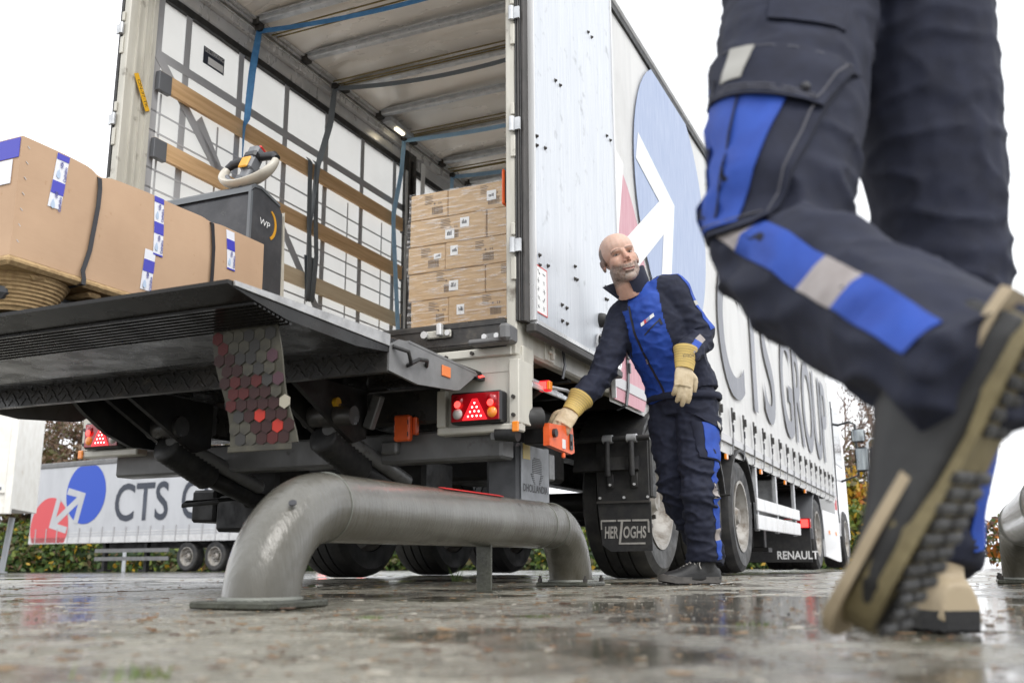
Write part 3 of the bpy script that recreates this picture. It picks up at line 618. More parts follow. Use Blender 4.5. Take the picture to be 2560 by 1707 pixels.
# right curtain --------------------------------------------------------------------------------------------------------------
cr = curtain(1, 1.28, TL_, .985, 3.56, 'tarp', .006)
XR = 1.27
def flat(name, poly, m, dx, par=cr):
    return P(MB().prism(poly, 'x', XR + dx, XR + dx + .0025), name, m, par)
def circ(c, r_, n=48, clip=None):
    pts = [(c[0] + r_ * math.cos(k * 2 * math.pi / n), c[1] + r_ * math.sin(k * 2 * math.pi / n)) for k in range(n)]
    return [(max(p[0], clip[0]) if clip else p[0], min(max(p[1], clip[1]), clip[2]) if clip else p[1]) for p in pts]
BC, RC, RR = (2.86, 2.68), (1.09, 1.60), 1.0
flat('logo_disc', circ(BC, RR, clip=(1.285, 1.0, 3.545)), 'blue_faded_haze', .010); flat('logo_disc', circ(RC, RR, clip=(1.285, 1.0, 3.545)), 'red_faded_haze', .010)
def arrow_pieces(bc, rc, r_):
    """double ended arrow with open heads, tips at the disc centres (2D polygons)"""
    hd = [[(0, 0), (-.90, .21), (-.97, .0), (-.43, -.115)], [(0, 0), (-.43, -.115), (-.343, -.33)], [(0, 0), (-.343, -.33), (-.514, -.925), (-.29, -.99)]]
    sh = [(-.43, -.115), (-1.427, -.75), (-1.34, -.965), (-.343, -.33)]
    out = [[(bc[0] + x * r_, bc[1] + z * r_) for x, z in p] for p in hd] + [[(bc[0] + x * r_, bc[1] + z * r_) for x, z in sh]]
    return out + [[(rc[0] - x * r_, rc[1] - z * r_) for x, z in p] for p in hd]
for k, poly in enumerate(arrow_pieces(BC, RC, RR)):
    poly = [(max(x, 1.285), min(y, 3.54)) for x, y in poly]; flat('logo_arrow', poly, 'white_print', .0135)
for wd, s0, s1 in (('CTS', 4.22, 7.05), ('GROUP', 7.55, 12.0)):
    place_text('curtain_letters', wd, 1.27, cr, (XR + .0125, s0, 1.52), (0, 1, 0), (0, 0, 1), M_['grey_print'], width=s1 - s0, bold=.012, res=8)
P(MB().box(XR + .012, XR + .017, 1.28, TL_, 1.075, 1.135), 'curtain_band', 'band_grey', cr)
buck = MB().box(XR + .016, XR + .03, -.022, .022, 1.27, 1.40, c=.004).box(XR + .02, XR + .05, -.012, .012, 1.29, 1.36, c=.004).mesh('curtain_buckle', M_['black_steel'])
bstr = MB().ribbon([(XR + .02, 0, 1.28), (XR + .022, 0, 1.18), (XR + .026, -.02, 1.10), (XR + .018, -.045, .99), (XR - .04, -.045, .965)], (0, .018, 0), .004).box(XR + .022, XR + .03, .005, .03, 1.19, 1.25).mesh('buckle_strap', M_['strap_black'])
for k in range(22):
    s = 1.55 + .5 * k
    if s < TL_ - .1: b = obj('curtain_buckle', buck, cr, (0, s, 0)); obj('buckle_strap', bstr, b)
# cantilever seam between door and curtain
P(MB().box(1.275, 1.30, 1.274, 1.285, 1.0, 3.56), 'curtain_pole', 'alu')
# light panels -----------------------------------------------------------------------------------------------------------------
def light_panel(sd):
    x = lambda a, b: sorted((sd * a, sd * b)); F = lambda mb, *a: None
    pn = P(MB().box(*x(.885, 1.285), -.03, -.012, .69, 1.0).box(*x(.885, 1.285), -.06, .02, .66, .695, c=.006).box(*x(.885, .93), -.062, -.03, .695, .86, c=.003).box(*x(1.238, 1.286), -.055, .10, .695, .98, c=.004).box(*x(.82, 1.25), -.055, .03, 1.0, 1.04, c=.005).prism([(sd * .9, .93), (sd * 1.24, .93), (sd * 1.15, 1.0), (sd * .84, 1.0)], 'y', -.034, -.018), 'light_panel', 'cream_clean')
    hs = P(MB().box(*x(.972, 1.222), -.10, -.032, .70, .838, c=.008), 'tail_light', 'plastic_black')
    fr = P(MB().box(*x(.98, 1.214), -.105, -.1, .708, .83, c=.004), 'lens', 'red_lens', hs)
    cx = 1.097
    P(MB().prism([(sd * (cx - .06), .712), (sd * (cx + .06), .712), (sd * (cx + .048), .735), (sd * (cx + .012), .805), (sd * (cx - .012), .805), (sd * (cx - .048), .735)], 'y', -.109, -.105), 'reflector', 'red_lit', hs)
    for k, (lx, lz) in enumerate(((0, .786), (-.011, .768), (.011, .768), (-.021, .748), (0, .75), (.021, .748), (-.031, .728), (-.010, .729), (.011, .729), (.031, .728))):
        P(MB().lathe([(.001, .003), (.0032, .002), (.0045, 0)], 8, 0, Matrix.Translation((sd * (cx + lx), -.109, lz)) @ Matrix.Rotation(R(90), 4, 'X')), 'led', 'led', hs)
    dm = [(.001, .012), (.015, .010), (.022, .004), (.024, 0)]
    for lx, lz, m, e in ((-.082, .80, 'red_lens', 1), (.082, .80, 'red_lens', 1), (-.085, .742, 'clear_lens', 1), (.083, .742, 'amber', 1)):
        P(MB().lathe(dm, 20, 0, Matrix.Translation((sd * (cx + lx), -.105, lz)) @ Matrix.Rotation(R(90), 4, 'X')), 'lamp_dome', m, hs, 50)
    for lx in (-.08, .08): P(MB().lathe([(.001, .004), (.012, .003), (.016, 0)], 14, 0, Matrix.Translation((sd * (cx + lx), -.117, .782)) @ Matrix.Rotation(R(90), 4, 'X')), 'lit_bulb', 'red_bright', hs)
    P(MB().box(*x(1.258, 1.29), -.072, -.06, .655, .70, c=.004), 'side_marker', 'amber', pn)
    for bx, bz in ((1.262, .81), (1.262, .73), (.93, 1.012), (1.06, 1.02)): P(MB().cyl((sd * bx, -.055, bz), (sd * bx, -.068, bz), .009, n=6), 'bolt', 'nut', pn)
light_panel(1); light_panel(-1)
# side lamp stalks
for sd in (1, -1):
    sl = P(MB().tube([(sd * 1.0, .30, .74), (sd * 1.12, .3, .82), (sd * 1.25, .3, .905)], .018, 8), 'lamp_stalk', 'black_steel', smooth=40)
    P(MB().box(*sorted((sd * 1.245, sd * 1.30)), .27, .31, .885, .935, c=.006), 'marker_lamp', 'red_lit', sl)
    P(MB().box(*sorted((sd * 1.25, sd * 1.285)), .265, .27, .893, .928, c=.002), 'lit_bulb', 'red_bright', sl)
    P(MB().box(*sorted((sd * 1.288, sd * 1.304)), .266, .30, .89, .93, c=.003), 'amber_lens', 'amber', sl)
# corner bracket and buckle plate under the door
P(MB().box(1.23, 1.285, .0, .12, .90, 1.05, c=.006).box(1.18, 1.24, -.02, .1, .97, 1.03, c=.004), 'corner_bracket', 'cream')
P(MB().box(1.262, 1.27, .3, .42, 1.04, 1.135, c=.01).box(1.27, 1.285, .33, .40, 1.075, 1.09, c=.003).box(1.27, 1.29, .36, .375, 1.05, 1.12, c=.003), 'ratchet_plate', 'cream')
rk = MB()
for k in range(5): rk.box(1.2 + .015 * k, 1.21 + .015 * k, .1 + .01 * k, .45 + .04 * k, .93 - .012 * k, .955 - .012 * k, c=.004)
P(rk, 'control_rods', 'galv'); P(MB().tube([(1.24, .42, .93), (1.3, .5, .92), (1.34, .55, .88)], .009, 8), 'lever', 'galv', smooth=40)
P(MB().ribbon([(1.275, .52, 1.13), (1.285, .52, 1.05), (1.27, .52, .985)], (0, .012, 0), .006), 'hanging_strap', 'strap_black')
# mud flap, fenders -----------------------------------------------------------------------------------------------------------
fl = P(MB().box(1.02, 1.345, 1.715, 1.73, .45, .84, c=.004).box(1.33, 1.362, 1.73, 1.82, .47, .84, c=.01), 'mud_guard', 'rubber')
P(MB().box(1.018, 1.348, 1.708, 1.716, .443, .456), 'guard_rim', 'rubber_grey', fl)
for u in (1.04, 1.19, 1.335): P(MB().cyl((u, 1.715, .475), (u, 1.708, .475), .008, n=8), 'rivet', 'alu', fl)
ft = P(MB().prism([(1.022, .45), (1.35, .45), (1.352, .165), (1.10, .162), (1.045, .20)], 'y', 1.72, 1.728), 'mud_flap', 'rubber')
D('flap_print', (.42, .40, .37), .6, var=(.28, .27, .25), vscale=25)
tx = dict(par=ft)
P(MB().box(1.04, 1.135, 1.7165, 1.7195, .335, .346).box(1.235, 1.335, 1.7165, 1.7195, .335, .346).box(1.145, 1.225, 1.7165, 1.7195, .335, .346).box(1.328, 1.338, 1.7165, 1.7195, .27, .335).box(1.15, 1.31, 1.7165, 1.7195, .203, .213).box(1.04, 1.046, 1.7165, 1.7195, .29, .335), 'flap_frame', 'flap_print', ft)
for wd, x0, x1, z, h in (('HER', 1.062, 1.145, .238, .07), ('OGHS', 1.178, 1.318, .238, .07)):
    place_text('flap_letters', wd, h, ft, (x0, 1.718, z), (1, 0, 0), (0, 0, 1), M_['flap_print'], width=x1 - x0, bold=.025, shear=.12)
P(MB().prism([(1.148, .205), (1.160, .205), (1.178, .335), (1.165, .335)], 'y', 1.716, 1.7195), 'flap_letters', 'flap_print', ft)
for u in (1.11, 1.26):
    h = P(MB().tube([(u, 1.66, .80), (u, 1.655, .70), (u, 1.66, .60)], .018, 10).box(u - .02, u + .02, 1.70, 1.715, .53, .62, c=.003), 'flap_arm', 'rubber', fl, 40)
    P(MB().cyl((u - .03, 1.68, .82), (u + .03, 1.68, .82), .026, n=12), 'clamp', 'galv', h, 40); P(MB().cyl((u, 1.70, .55), (u, 1.692, .55), .008, n=8), 'rivet', 'alu', h)
P(MB().cyl((.9, 1.68, .82), (1.37, 1.68, .82), .017, n=10), 'flap_bar', 'rubber', smooth=40)
for s in AX[1:] + AX[:1]:
    pts = [(s + .56 * math.cos(a), .485 + .56 * math.sin(a)) for a in [R(15 + k * 15) for k in range(11)]]
    mb = MB(); mb.rings([[(.88, y, z), (1.29, y, z), (1.29, y + (y - s) * .05, z + (z - .485) * .05), (.88, y + (y - s) * .05, z + (z - .485) * .05)] for y, z in pts]); P(mb, 'fender', 'rubber', smooth=40)
# side guard, landing gear, spare tank ------------------------------------------------------------------------------------------
for z0, z1 in ((.565, .685), (.39, .53)): P(MB().box(1.255, 1.28, 5.6, 8.35, z0, z1, c=.006), 'side_guard_board', 'alu')
for s in (5.75, 6.9, 8.2): P(MB().box(1.215, 1.255, s - .03, s + .03, .38, 1.05, c=.004), 'guard_post', 'galv')
for u in (-.8, .8): P(MB().box(u - .07, u + .07, 8.2, 8.34, .25, 1.0, c=.01).box(u - .12, u + .12, 8.15, 8.4, .2, .25), 'landing_leg', 'under_steel')
P(MB().cyl((.55, 5.75, .6), (.55, 7.0, .6), .22, n=20), 'air_tank', 'under_steel', smooth=40)
P(MB().box(.3, 1.1, 7.1, 7.9, .45, .9, c=.03), 'pallet_box', 'under_steel')
for s in (5.66, 7.0): P(MB().box(1.0, 1.2, s - .04, s + .04, .5, .95), 'bracket', 'galv')
for s in (3.0, 4.3, 5.9, 7.4, 9.0): P(MB().box(1.262, 1.285, s - .03, s + .03, .93, .975, c=.004), 'side_marker', 'amber')
P(MB().box(.3, .9, 1.0, 1.5, .55, .95, c=.02), 'air_suspension_box', 'under_steel'); P(MB().box(-.9, -.3, 1.0, 1.5, .5, .95, c=.02), 'air_suspension_box', 'under_steel')
# control cable hanging inside the right post
cb = MB(); pts = [(1.203 + .010 * math.cos(k * .9), .06 + .010 * math.sin(k * .9), 3.6 - k * .0065) for k in range(236)]
cb.tube(pts, .0045, 5); P(cb, 'coiled_cable', 'plastic_black', smooth=60)
P(MB().tube([(1.203, .06, 2.07), (1.206, .05, 2.0), (1.2, .06, 1.97)], .005, 6).tube([(1.2, .05, 1.97), (1.2, .05, 1.90)], [.012, .02], 8), 'cable_end', 'plastic_black', smooth=40)
rc = P(MB().box(1.185, 1.215, .02, .08, 1.74, 1.91, c=.01), 'remote_control', 'plastic_black')
P(MB().box(1.172, 1.186, .018, .082, 1.736, 1.914, c=.006), 'remote_cover', 'orange', rc)
# ---------------------------------------------------------------- tail lift (parts of the trailer)
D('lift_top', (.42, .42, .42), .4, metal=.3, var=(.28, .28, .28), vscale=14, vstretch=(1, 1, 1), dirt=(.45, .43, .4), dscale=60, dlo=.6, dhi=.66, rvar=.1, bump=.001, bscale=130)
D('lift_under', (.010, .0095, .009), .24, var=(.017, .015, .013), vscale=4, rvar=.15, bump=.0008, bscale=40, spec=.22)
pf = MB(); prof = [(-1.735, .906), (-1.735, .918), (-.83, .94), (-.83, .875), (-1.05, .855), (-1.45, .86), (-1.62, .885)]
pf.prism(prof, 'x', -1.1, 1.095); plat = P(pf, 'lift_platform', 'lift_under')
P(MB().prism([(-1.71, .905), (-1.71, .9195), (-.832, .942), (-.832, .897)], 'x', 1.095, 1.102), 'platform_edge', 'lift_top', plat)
rib = MB().box(-1.1, 1.09, -.006, .006, -.004, .004).mesh('platform_rib', M_['lift_under'])
for k in range(9): 
    y = -1.60 + k * .022; obj('platform_rib', rib, plat, (0, y, .884 - (y + 1.62) * .147 - .003))
P(MB().box(-1.1, 1.095, -.828, .0, .905, .937, c=.003), 'bridge_plate', 'lift_under')
tp = P(MB().box(-1.09, 1.09, -.835, -.80, .80, .90), 'tread_beam', 'black_steel')
td = MB()
for k in range(52):
    for j in range(3):
        td.box(-.018, .018, -.0035, 0, -.004, .004, M=Matrix.Translation((-1.05 + k * .041 + (j % 2) * .02, -.835, .82 + j * .028)) @ Matrix.Rotation(R(45 if (k + j) % 2 else -45), 4, 'Y'), c=.002)
td_o = P(td, 'tread_pattern', 'black_steel', tp); td_o['kind'] = 'stuff'
WING = [(-.83, .805), (-.83, .905), (-.76, .937), (-.667, .945), (-.10, .925), (-.075, .917), (-.12, .894), (-.254, .82), (-.30, .812), (-.614, .787)]
D('wing_grey', (.20, .20, .20), .42, var=(.15, .15, .15), vscale=8, dirt=(.10, .085, .07), dscale=7, dlo=.66, dhi=.74, rvar=.1)
for sd in (1, -1):
    w = P(MB().prism(WING, 'x', *sorted((sd * 1.085, sd * 1.098))).prism([(-.69, .947), (-.10, .927), (-.10, .918), (-.69, .938)], 'x', *sorted((sd * 1.04, sd * 1.10))), 'lift_wing', 'wing_grey')
    if sd > 0:
        e = P(MB().prism([(-.12, .90), (-.06, .916), (-.02, .912), (-.03, .896), (-.1, .892)], 'x', 1.08, 1.11), 'end_lamp', 'plastic_black', w); P(MB().prism([(-.10, .906), (-.06, .916), (-.04, .912), (-.09, .899)], 'x', 1.11, 1.114), 'lamp_lens', 'red_bright', e)
        P(MB().box(1.0985, 1.104, -.42, -.345, .855, .90, c=.002), 'reflector', 'reflector', w)
        P(MB().tube([(1.10, -.81, .90), (1.14, -.76, .885), (1.13, -.72, .845), (1.10, -.70, .845), (1.13, -.66, .875), (1.12, -.58, .885), (1.098, -.545, .87)], .008, 8), 'hose', 'rubber', w, 60)
# lift arms, cylinders with bellows
def bellows(a, b, r_, n):
    a, b = Vector(a), Vector(b); pts = []; rs = []
    for k in range(n * 2 + 1): pts.append(a.lerp(b, k / (n * 2))); rs.append(r_ * (1.0 if k % 2 else .86))
    return MB().tube(pts, rs, 18)
for u in (.45, -.45):
    ar = P(MB().tube([(u + .03, -.31, .69), (u + .05, .34, .50)], .036, 14), 'lift_arm', 'grey_paint', smooth=40)
    P(MB().tube([(u - .08, -.33, .74), (u + .11, -.33, .74)], .05, 14), 'arm_pivot', 'black_steel', ar, 40)
    P(MB().prism([(-.74, .88), (-.10, .88), (-.10, .66), (-.20, .63), (-.32, .68)], 'x', u - .07, u - .045).prism([(-.74, .88), (-.10, .88), (-.10, .66), (-.20, .63), (-.32, .68)], 'x', u + .065, u + .09), 'arm_bracket', 'under_steel', ar)
    cy = P(bellows((u - .0, -.32, .65), (u, -.0, .53), .072, 11), 'lift_cylinder', 'rubber', smooth=70)
    P(MB().tube([(u, -.02, .535), (u + .01, .42, .42)], .045, 14), 'cylinder_rod', 'under_steel', cy, 40)
    P(MB().box(u - .12, u + .12, .40, .72, .40, .62, c=.02), 'arm_foot', 'under_steel')
    P(MB().tube([(u - .1, .2, .42), (u - .25, .1, .40), (u - .28, .16, .42), (u - .15, .4, .45), (u, .7, .5)], .011, 8), 'hydraulic_hose', 'rubber', smooth=60)
P(MB().cyl((.50, -.36, .79), (.56, -.36, .79), .022, n=12), 'yellow_bush', 'yellow'); P(MB().cyl((.54, -.34, .735), (.63, -.34, .73), .042, n=12), 'pivot_bolt', 'black_steel', smooth=40)
P(MB().box(-1.15, 1.15, .06, .20, .56, .70, c=.012), 'underrun_beam', 'grey_paint')
for u in (.45, -.86): P(MB().box(u, u + .41, .02, .26, .73, .90, c=.015), 'bump_stop_box', 'black_steel')
for u in (.64, -.74):
    sb = P(MB().box(u, u + .085, -.03, .01, .65, .77, c=.008).box(u + .085, u + .105, .0, .03, .68, .762, c=.004), 'orange_stop', 'orange')
    for dx in (.004, .077):
        for z in (.67, .725): P(MB().box(u + dx, u + dx + .004, -.033, -.03, z, z + .02), 'slot', 'ink', sb)
for u in (.585, -.6): P(MB().box(u - .045, u + .045, .02, .3, .60, .66, c=.01).box(u - .02, u + .03, -.14, -.1, .70, .86, c=.006, M=Matrix.Translation((u, -.1, .78)) @ Matrix.Rotation(R(20), 4, 'Y') @ Matrix.Translation((-u, .1, -.78))), 'support_arm', 'grey_paint')
# hydraulic power pack
pk = P(MB().box(.985, 1.16, .235, .60, .36, .65, c=.02), 'power_pack', 'truck_dark')
D('pack_plate', (.23, .24, .26), .45, var=(.18, .19, .2), vscale=9, rvar=.1)
pp = P(MB().box(1.16, 1.166, .245, .585, .365, .648, c=.002), 'pack_cover', 'pack_plate', pk)
P(MB().box(1.166, 1.168, .262, .345, .575, .645), 'warning_label', 'yellow_label', pk)
lm = MB()
for k in range(9): hw = (.038, .052, .055, .055, .055, .055, .055, .055, .055)[k]; lm.box(1.166, 1.1685, .43 - hw, .43 + hw, .585 - k * .0085, .5885 - k * .0085)
for k in range(6):
    for sg in (-1, 1): lm.box(1.166, 1.1685, *sorted((.43 + sg * (.045 - k * .004), .43 + sg * (.075 - k * .007))), .508 - k * .0085, .5115 - k * .0085)
P(lm, 'emblem_slots', 'ink', pk)
place_text('pack_letters', 'DHOLLANDIA', .036, pk, (1.1675, .262, .425), (0, 1, 0), (0, 0, 1), M_['ink'], width=.30, bold=.02)
P(MB().box(1.0, 1.16, .60, .68, .50, .63, c=.006), 'junction_box', 'grey_paint', pk)
# orange control box
cbx = P(MB().prism([(.15, .615), (.15, .715), (.45, .73), (.47, .612), (.43, .60)], 'x', 1.315, 1.345), 'control_box', 'orange')
P(MB().box(1.20, 1.313, .19, .42, .63, .715, c=.006), 'control_bracket', 'under_steel')
P(MB().box(1.345, 1.348, .305, .345, .617, .66), 'control_label', 'paper', cbx); P(MB().cyl((1.345, .20, .675), (1.36, .20, .675), .02, n=14), 'rotary_knob', 'plastic_black', cbx)
P(MB().box(1.345, 1.352, .40, .435, .62, .695, c=.002).box(1.352, 1.356, .41, .42, .64, .66), 'key_switch', 'plastic_black', cbx); P(MB().box(1.33, 1.345, .33, .35, .575, .60, c=.004), 'hanger_tab', 'orange', cbx)
P(MB().tube([(1.15, .0, .70), (1.22, .05, .73), (1.30, .15, .74)], .05, 12).cyl((1.17, -.03, .655), (1.27, -.03, .65), .035, n=12), 'hose_bundle', 'rubber', smooth=50)
P(MB().box(1.14, 1.26, -.05, -.03, .62, .70, c=.02), 'hose_bracket', 'grey_paint')
# left side boxes seen under the lift
P(MB().box(-.96, -.79, .45, .8, .33, .51, c=.015), 'battery_box', 'under_steel'); P(MB().box(-.77, -.48, .43, .8, .275, .47, c=.02), 'battery_box', 'under_steel')
P(MB().box(-1.16, -1.12, -.04, .0, .80, .84, c=.004), 'end_lamp', 'red_bright')
P(MB().prism([(-.80, .88), (-.22, .88), (-.20, .655), (-.36, .652), (-.52, .70), (-.66, .78)], 'x', -.64, -.615), 'arm_cheek', 'under_steel')
# warning flags hanging from the platform: hexagonal retro-reflective cells
def hex_flag(u0, u1, zt, zb, s, seed):
    f = MB(); nz_ = 12; rows = []
    for i in range(nz_ + 1):
        t = i / nz_; z = zt + (zb - zt) * t; off = .05 * t + .012 * math.sin(t * 5 + seed); yy = s + .02 * math.sin(t * 4 + seed)
        rows.append([(u0 + off, yy, z - .0), (u1 + off + .015 * math.sin(t * 7), yy, z + .012 * t), (u1 + off + .015 * math.sin(t * 7), yy + .006, z + .012 * t), (u0 + off, yy + .006, z)])
    f.rings(rows); fo = P(f, 'warning_flag', 'flag_dull', plat)
    rg = random.Random(seed); r_ = .0245; cells = {}
    wdt = u1 - u0
    for row in range(int((zt - zb) / (r_ * 1.5)) + 2):
        for col in range(int(wdt / (r_ * 1.732)) + 2):
            cx = (col + .5 * (row % 2)) * r_ * 1.732; cz = row * r_ * 1.5
            if cx < r_ * .7 or cx > wdt - r_ * .7 or cz < r_ * .8 or cz > (zt - zb) - r_ * .8: continue
            t = cz / (zt - zb); off = .05 * t + .012 * math.sin(t * 5 + seed); yy = s + .02 * math.sin(t * 4 + seed)
            bandv = (cx * .9 + cz * -.75) % .40
            redband = bandv > .22; br = rg.random() < (.01 + .6 * max(0, t - .40) * (cx / wdt) ** 1.3)
            m = ('flag_orange' if br and rg.random() < .6 else 'flag_red' if rg.random() < .18 else 'flag_red_dull') if redband else ('flag_white' if br or (t > .5 and cx / wdt > .42 and rg.random() < .45) else rg.choice(['flag_dull', 'flag_dull', 'flag_dark', 'flag_plum']))
            cells.setdefault(m, []).append((u0 + off + cx, yy - .0012, zt - cz))
    me = {}
    for m, lst in cells.items():
        if m not in me: me[m] = MB().prism([(r_ * .95 * math.sin(k * math.pi / 3), r_ * .95 * math.cos(k * math.pi / 3)) for k in range(6)], 'y', -.002, 0).mesh('reflex_cell', M_[m])
        for p in lst: obj('reflex_cell', me[m], fo, p)
    P(MB().box(u0 + .05 + .012 * math.sin(5 + seed), u1 + .05, s - .012 + .02 * math.sin(4 + seed), s + .012, zb - .012, zb + .008, c=.002), 'flag_hem', 'flag_dull', fo)
hex_flag(.80, 1.055, .862, .465, -1.42, 4)
hex_flag(-.75, -.5, .862, .465, -1.42, 9)
# ---------------------------------------------------------------- cargo on the lift
def at(u, s, z, name=None): return W(u, s, z)
def TH(name, label, cat, u, s, z, rz=0, group=None): return thing(name, label, cat, W(u, s, z), -YAW + rz, group)
PZ = .94
# pressed wood pallet (local frame: x = across, y = along, origin = centre on the lift)
pal = TH('pressed_pallet', 'moulded wood-chip pallet with ribbed feet under the long carton', 'pallet', -.07, -1.17, PZ)
mb = MB(); nx = 10; rows = []
mb.box(-.32, .325, -.64, .64, .118, .150, c=.012)
for k in range(5): mb.box(-.30, .30, -.52 + k * .24, -.46 + k * .24, .098, .12, c=.01)
mb.build('deck', M_['chip'], pal)
foot = [( .085, 0), (.088, .01)]
for k in range(9): foot += [(.09 + k * .006, .012 + k * .0122), (.096 + k * .006, .016 + k * .0122), (.095 + k * .006, .021 + k * .0122)]
fm = MB().lathe(foot + [(.15, .122)], 28, 0, Matrix.Diagonal((1.0, 1.15, 1, 1))).mesh('foot', M_['chip'], 30)
for fx in (-.17, .16):
    for fy in (-.45, .0, .45): obj('foot', fm, pal, (fx, fy, 0))
# the long carton
LB = TH('long_carton', 'long brown carton with blue and white printed tape on the tail lift', 'carton', .0, -1.165, PZ + .152)
X0, X1, Y0, Y1, ZH = -.38, .24, -.63, .645, .415
def bx(a, b, t): return a + (b - a) * t
def dent(x, y, z):
    """crushed where the band runs over the top edge"""
    for yb, am in ((-.295, 1.0), (.30, .5)):
        g = math.exp(-((y - yb) / .035) ** 2)
        if z > ZH * .5: z -= am * .014 * g * (z / ZH) ** 6
        if x > 0: x -= am * .006 * g * (z / ZH) ** 1.5
    e = (y - Y0) / (Y1 - Y0)
    if x > .2: x += .010 * math.sin(math.pi * min(max(z / ZH, 0), 1)) * math.sin(math.pi * e) + .003 * noise.noise((y * 5, z * 6, 1))
    if z > ZH * .9: z += .006 * noise.noise((y * 4, x * 3, 2)) - .008 * max(0, 1 - abs(y + .25) / .2)
    return (x, y, z)
mb = MB(); N = 56
def face(f, na, nb): mb.rings([[dent(*f(i / na, j / nb)) for j in range(nb + 1)] for i in range(na + 1)], closed=False, cap=False)
face(lambda a, b: (X1, bx(Y0, Y1, a), bx(0, ZH, b)), N, 12); face(lambda a, b: (X0, bx(Y0, Y1, a), bx(0, ZH, b)), N, 12)
face(lambda a, b: (bx(X0, X1, b), bx(Y0, Y1, a), ZH), N, 12); face(lambda a, b: (bx(X0, X1, b), bx(Y0, Y1, a), 0), N, 12)
face(lambda a, b: (bx(X0, X1, a), Y0, bx(0, ZH, b)), 12, 12); face(lambda a, b: (bx(X0, X1, a), Y1, bx(0, ZH, b)), 12, 12)
me = mb.mesh('carton_body', M_['card'])
bm = bmesh.new(); bm.from_mesh(me); bmesh.ops.remove_doubles(bm, verts=bm.verts, dist=.0005); bmesh.ops.recalc_face_normals(bm, faces=bm.faces); bm.to_mesh(me); bm.free()
me.polygons.foreach_set('use_smooth', [True] * len(me.polygons)); me.set_sharp_from_angle(angle=R(40))
obj('carton_body', me, LB)
def drop_poly(cx, cz, r_):
    return [(cx + r_ * .62 * math.sin(t) * math.sin(t / 2) ** 1.1, cz + r_ * math.cos(t)) for t in [k * 2 * math.pi / 20 for k in range(20)]]
def tape(y0, w, ztop, zbot, lean, start, flip=False):
    """printed tape running down the side face; alternating blue / white fields"""
    n_ = max(1, round((ztop - zbot) / .012)); zz = [ztop + (zbot - ztop) * k / n_ for k in range(n_ + 1)]
    def X(y, z): return dent(X1, y, z)[0] + .0022
    tp = MB()
    f = lambda z: y0 + lean * (ztop - z)
    tp.rings([[(X(f(z), z), f(z), z), (X(f(z) + w, z), f(z) + w, z)] for z in zz], closed=False, cap=False)
    t = tp.build('tape', M_['tape_white'], LB); blue = MB(); inkt = []
    z = ztop; k = start; prd = (.047, .08)
    first = True
    while z > zbot + .004:
        L_ = prd[k % 2] * (.5 if first else 1); z2 = max(zbot, z - L_); first = False
        if k % 2 == 0:
            m_ = 6; blue = MB(); blue.rings([[(X(f(q), q) + .0012, f(q), q), (X(f(q) + w, q) + .0012, f(q) + w, q)] for q in [z + (z2 - z) * i / m_ for i in range(m_ + 1)]], closed=False, cap=False); blue.build('tape_field', M_['tape_blue'], t)
        elif z - z2 > .05:
            zc = (z + z2) / 2; yc = f(zc); xx = X(yc + w / 2, zc) + .003
            MB().prism(drop_poly(yc + w * .3, zc - .012, .017), 'x', xx - .0008, xx).build('tape_drop', M_['drop'], t)
            place_text('tape_letters', 'HEM', .012, t, (xx, yc + w * .62, zc + .012), (0, 0, 1), (0, -1, 0), M_['tape_ink'], width=.022, bold=.03)
            place_text('tape_letters', 'Cathelco', .012, t, (xx, yc + w * .95, zc - .034), (0, 0, 1), (0, -1, 0), M_['tape_ink'], width=.055, bold=.03)
        z = z2; k += 1
oy = 1.165
tape(-1.654 + oy, .052, .410, .208, -.10, 0); tape(-1.197 + oy, .05, .412, .175, .03, 0); tape(-1.231 + oy, .055, .186, .028, -.02, 1); tape(-.775 + oy, .052, .408, .235, .05, 1)
# tape on the near end
te = MB().box(X0 + .02, X1 - .005, Y0 - .003, Y0 - .0015, .34, .41).build('tape', M_['tape_blue'], LB); MB().box(X0 + .05, X1 - .03, Y0 - .004, Y0 - .003, .25, .335).build('tape_field', M_['tape_white'], te)
stp = MB().box(0, .0015, 0, .011, 0, .002, M=Matrix.Rotation(R(-38), 4, 'X')).mesh('staple', M_['galv'])
for k in range(7): obj('staple', stp, LB, (X1 + .001, Y0 + .022 - k * .0006, .385 - k * .055))
# black bands round carton and pallet
def band(label, s, pts):
    r_ = TH('packing_band', label, 'packing band', .0, -1.165, PZ + .152)
    MB().ribbon(pts, (0, .0095, 0), .0018).build('band', M_['strap_black'], r_)
    q = Vector(pts[2]); MB().box(q.x - .012, q.x + .004, q.y - .014, q.y + .014, q.z - .006, q.z + .004, c=.002).build('buckle', M_['strap_black'], r_)
band('black plastic band round the near part of the long carton', -1.46, [(-.385, -.30, 0), (-.385, -.30, ZH + .002), (.21, -.298, ZH - .018), (.243, -.30, ZH - .03), (.255, -.305, .34), (.259, -.31, .27), (.256, -.315, .2), (.255, -.325, .1), (.253, -.345, .02), (.262, -.345, -.01), (.262, -.345, -.03), (.1, -.37, -.05), (-.05, -.40, -.06)])
band('thin black band round the far part of the long carton', -.87, [(-.385, .298, 0), (-.385, .298, ZH + .002), (.2, .298, ZH - .003), (.246, .298, ZH - .01), (.258, .30, .3), (.260, .30, .2), (.256, .302, .1), (.252, .305, .0), (.25, .305, -.03), (.1, .31, -.045)])
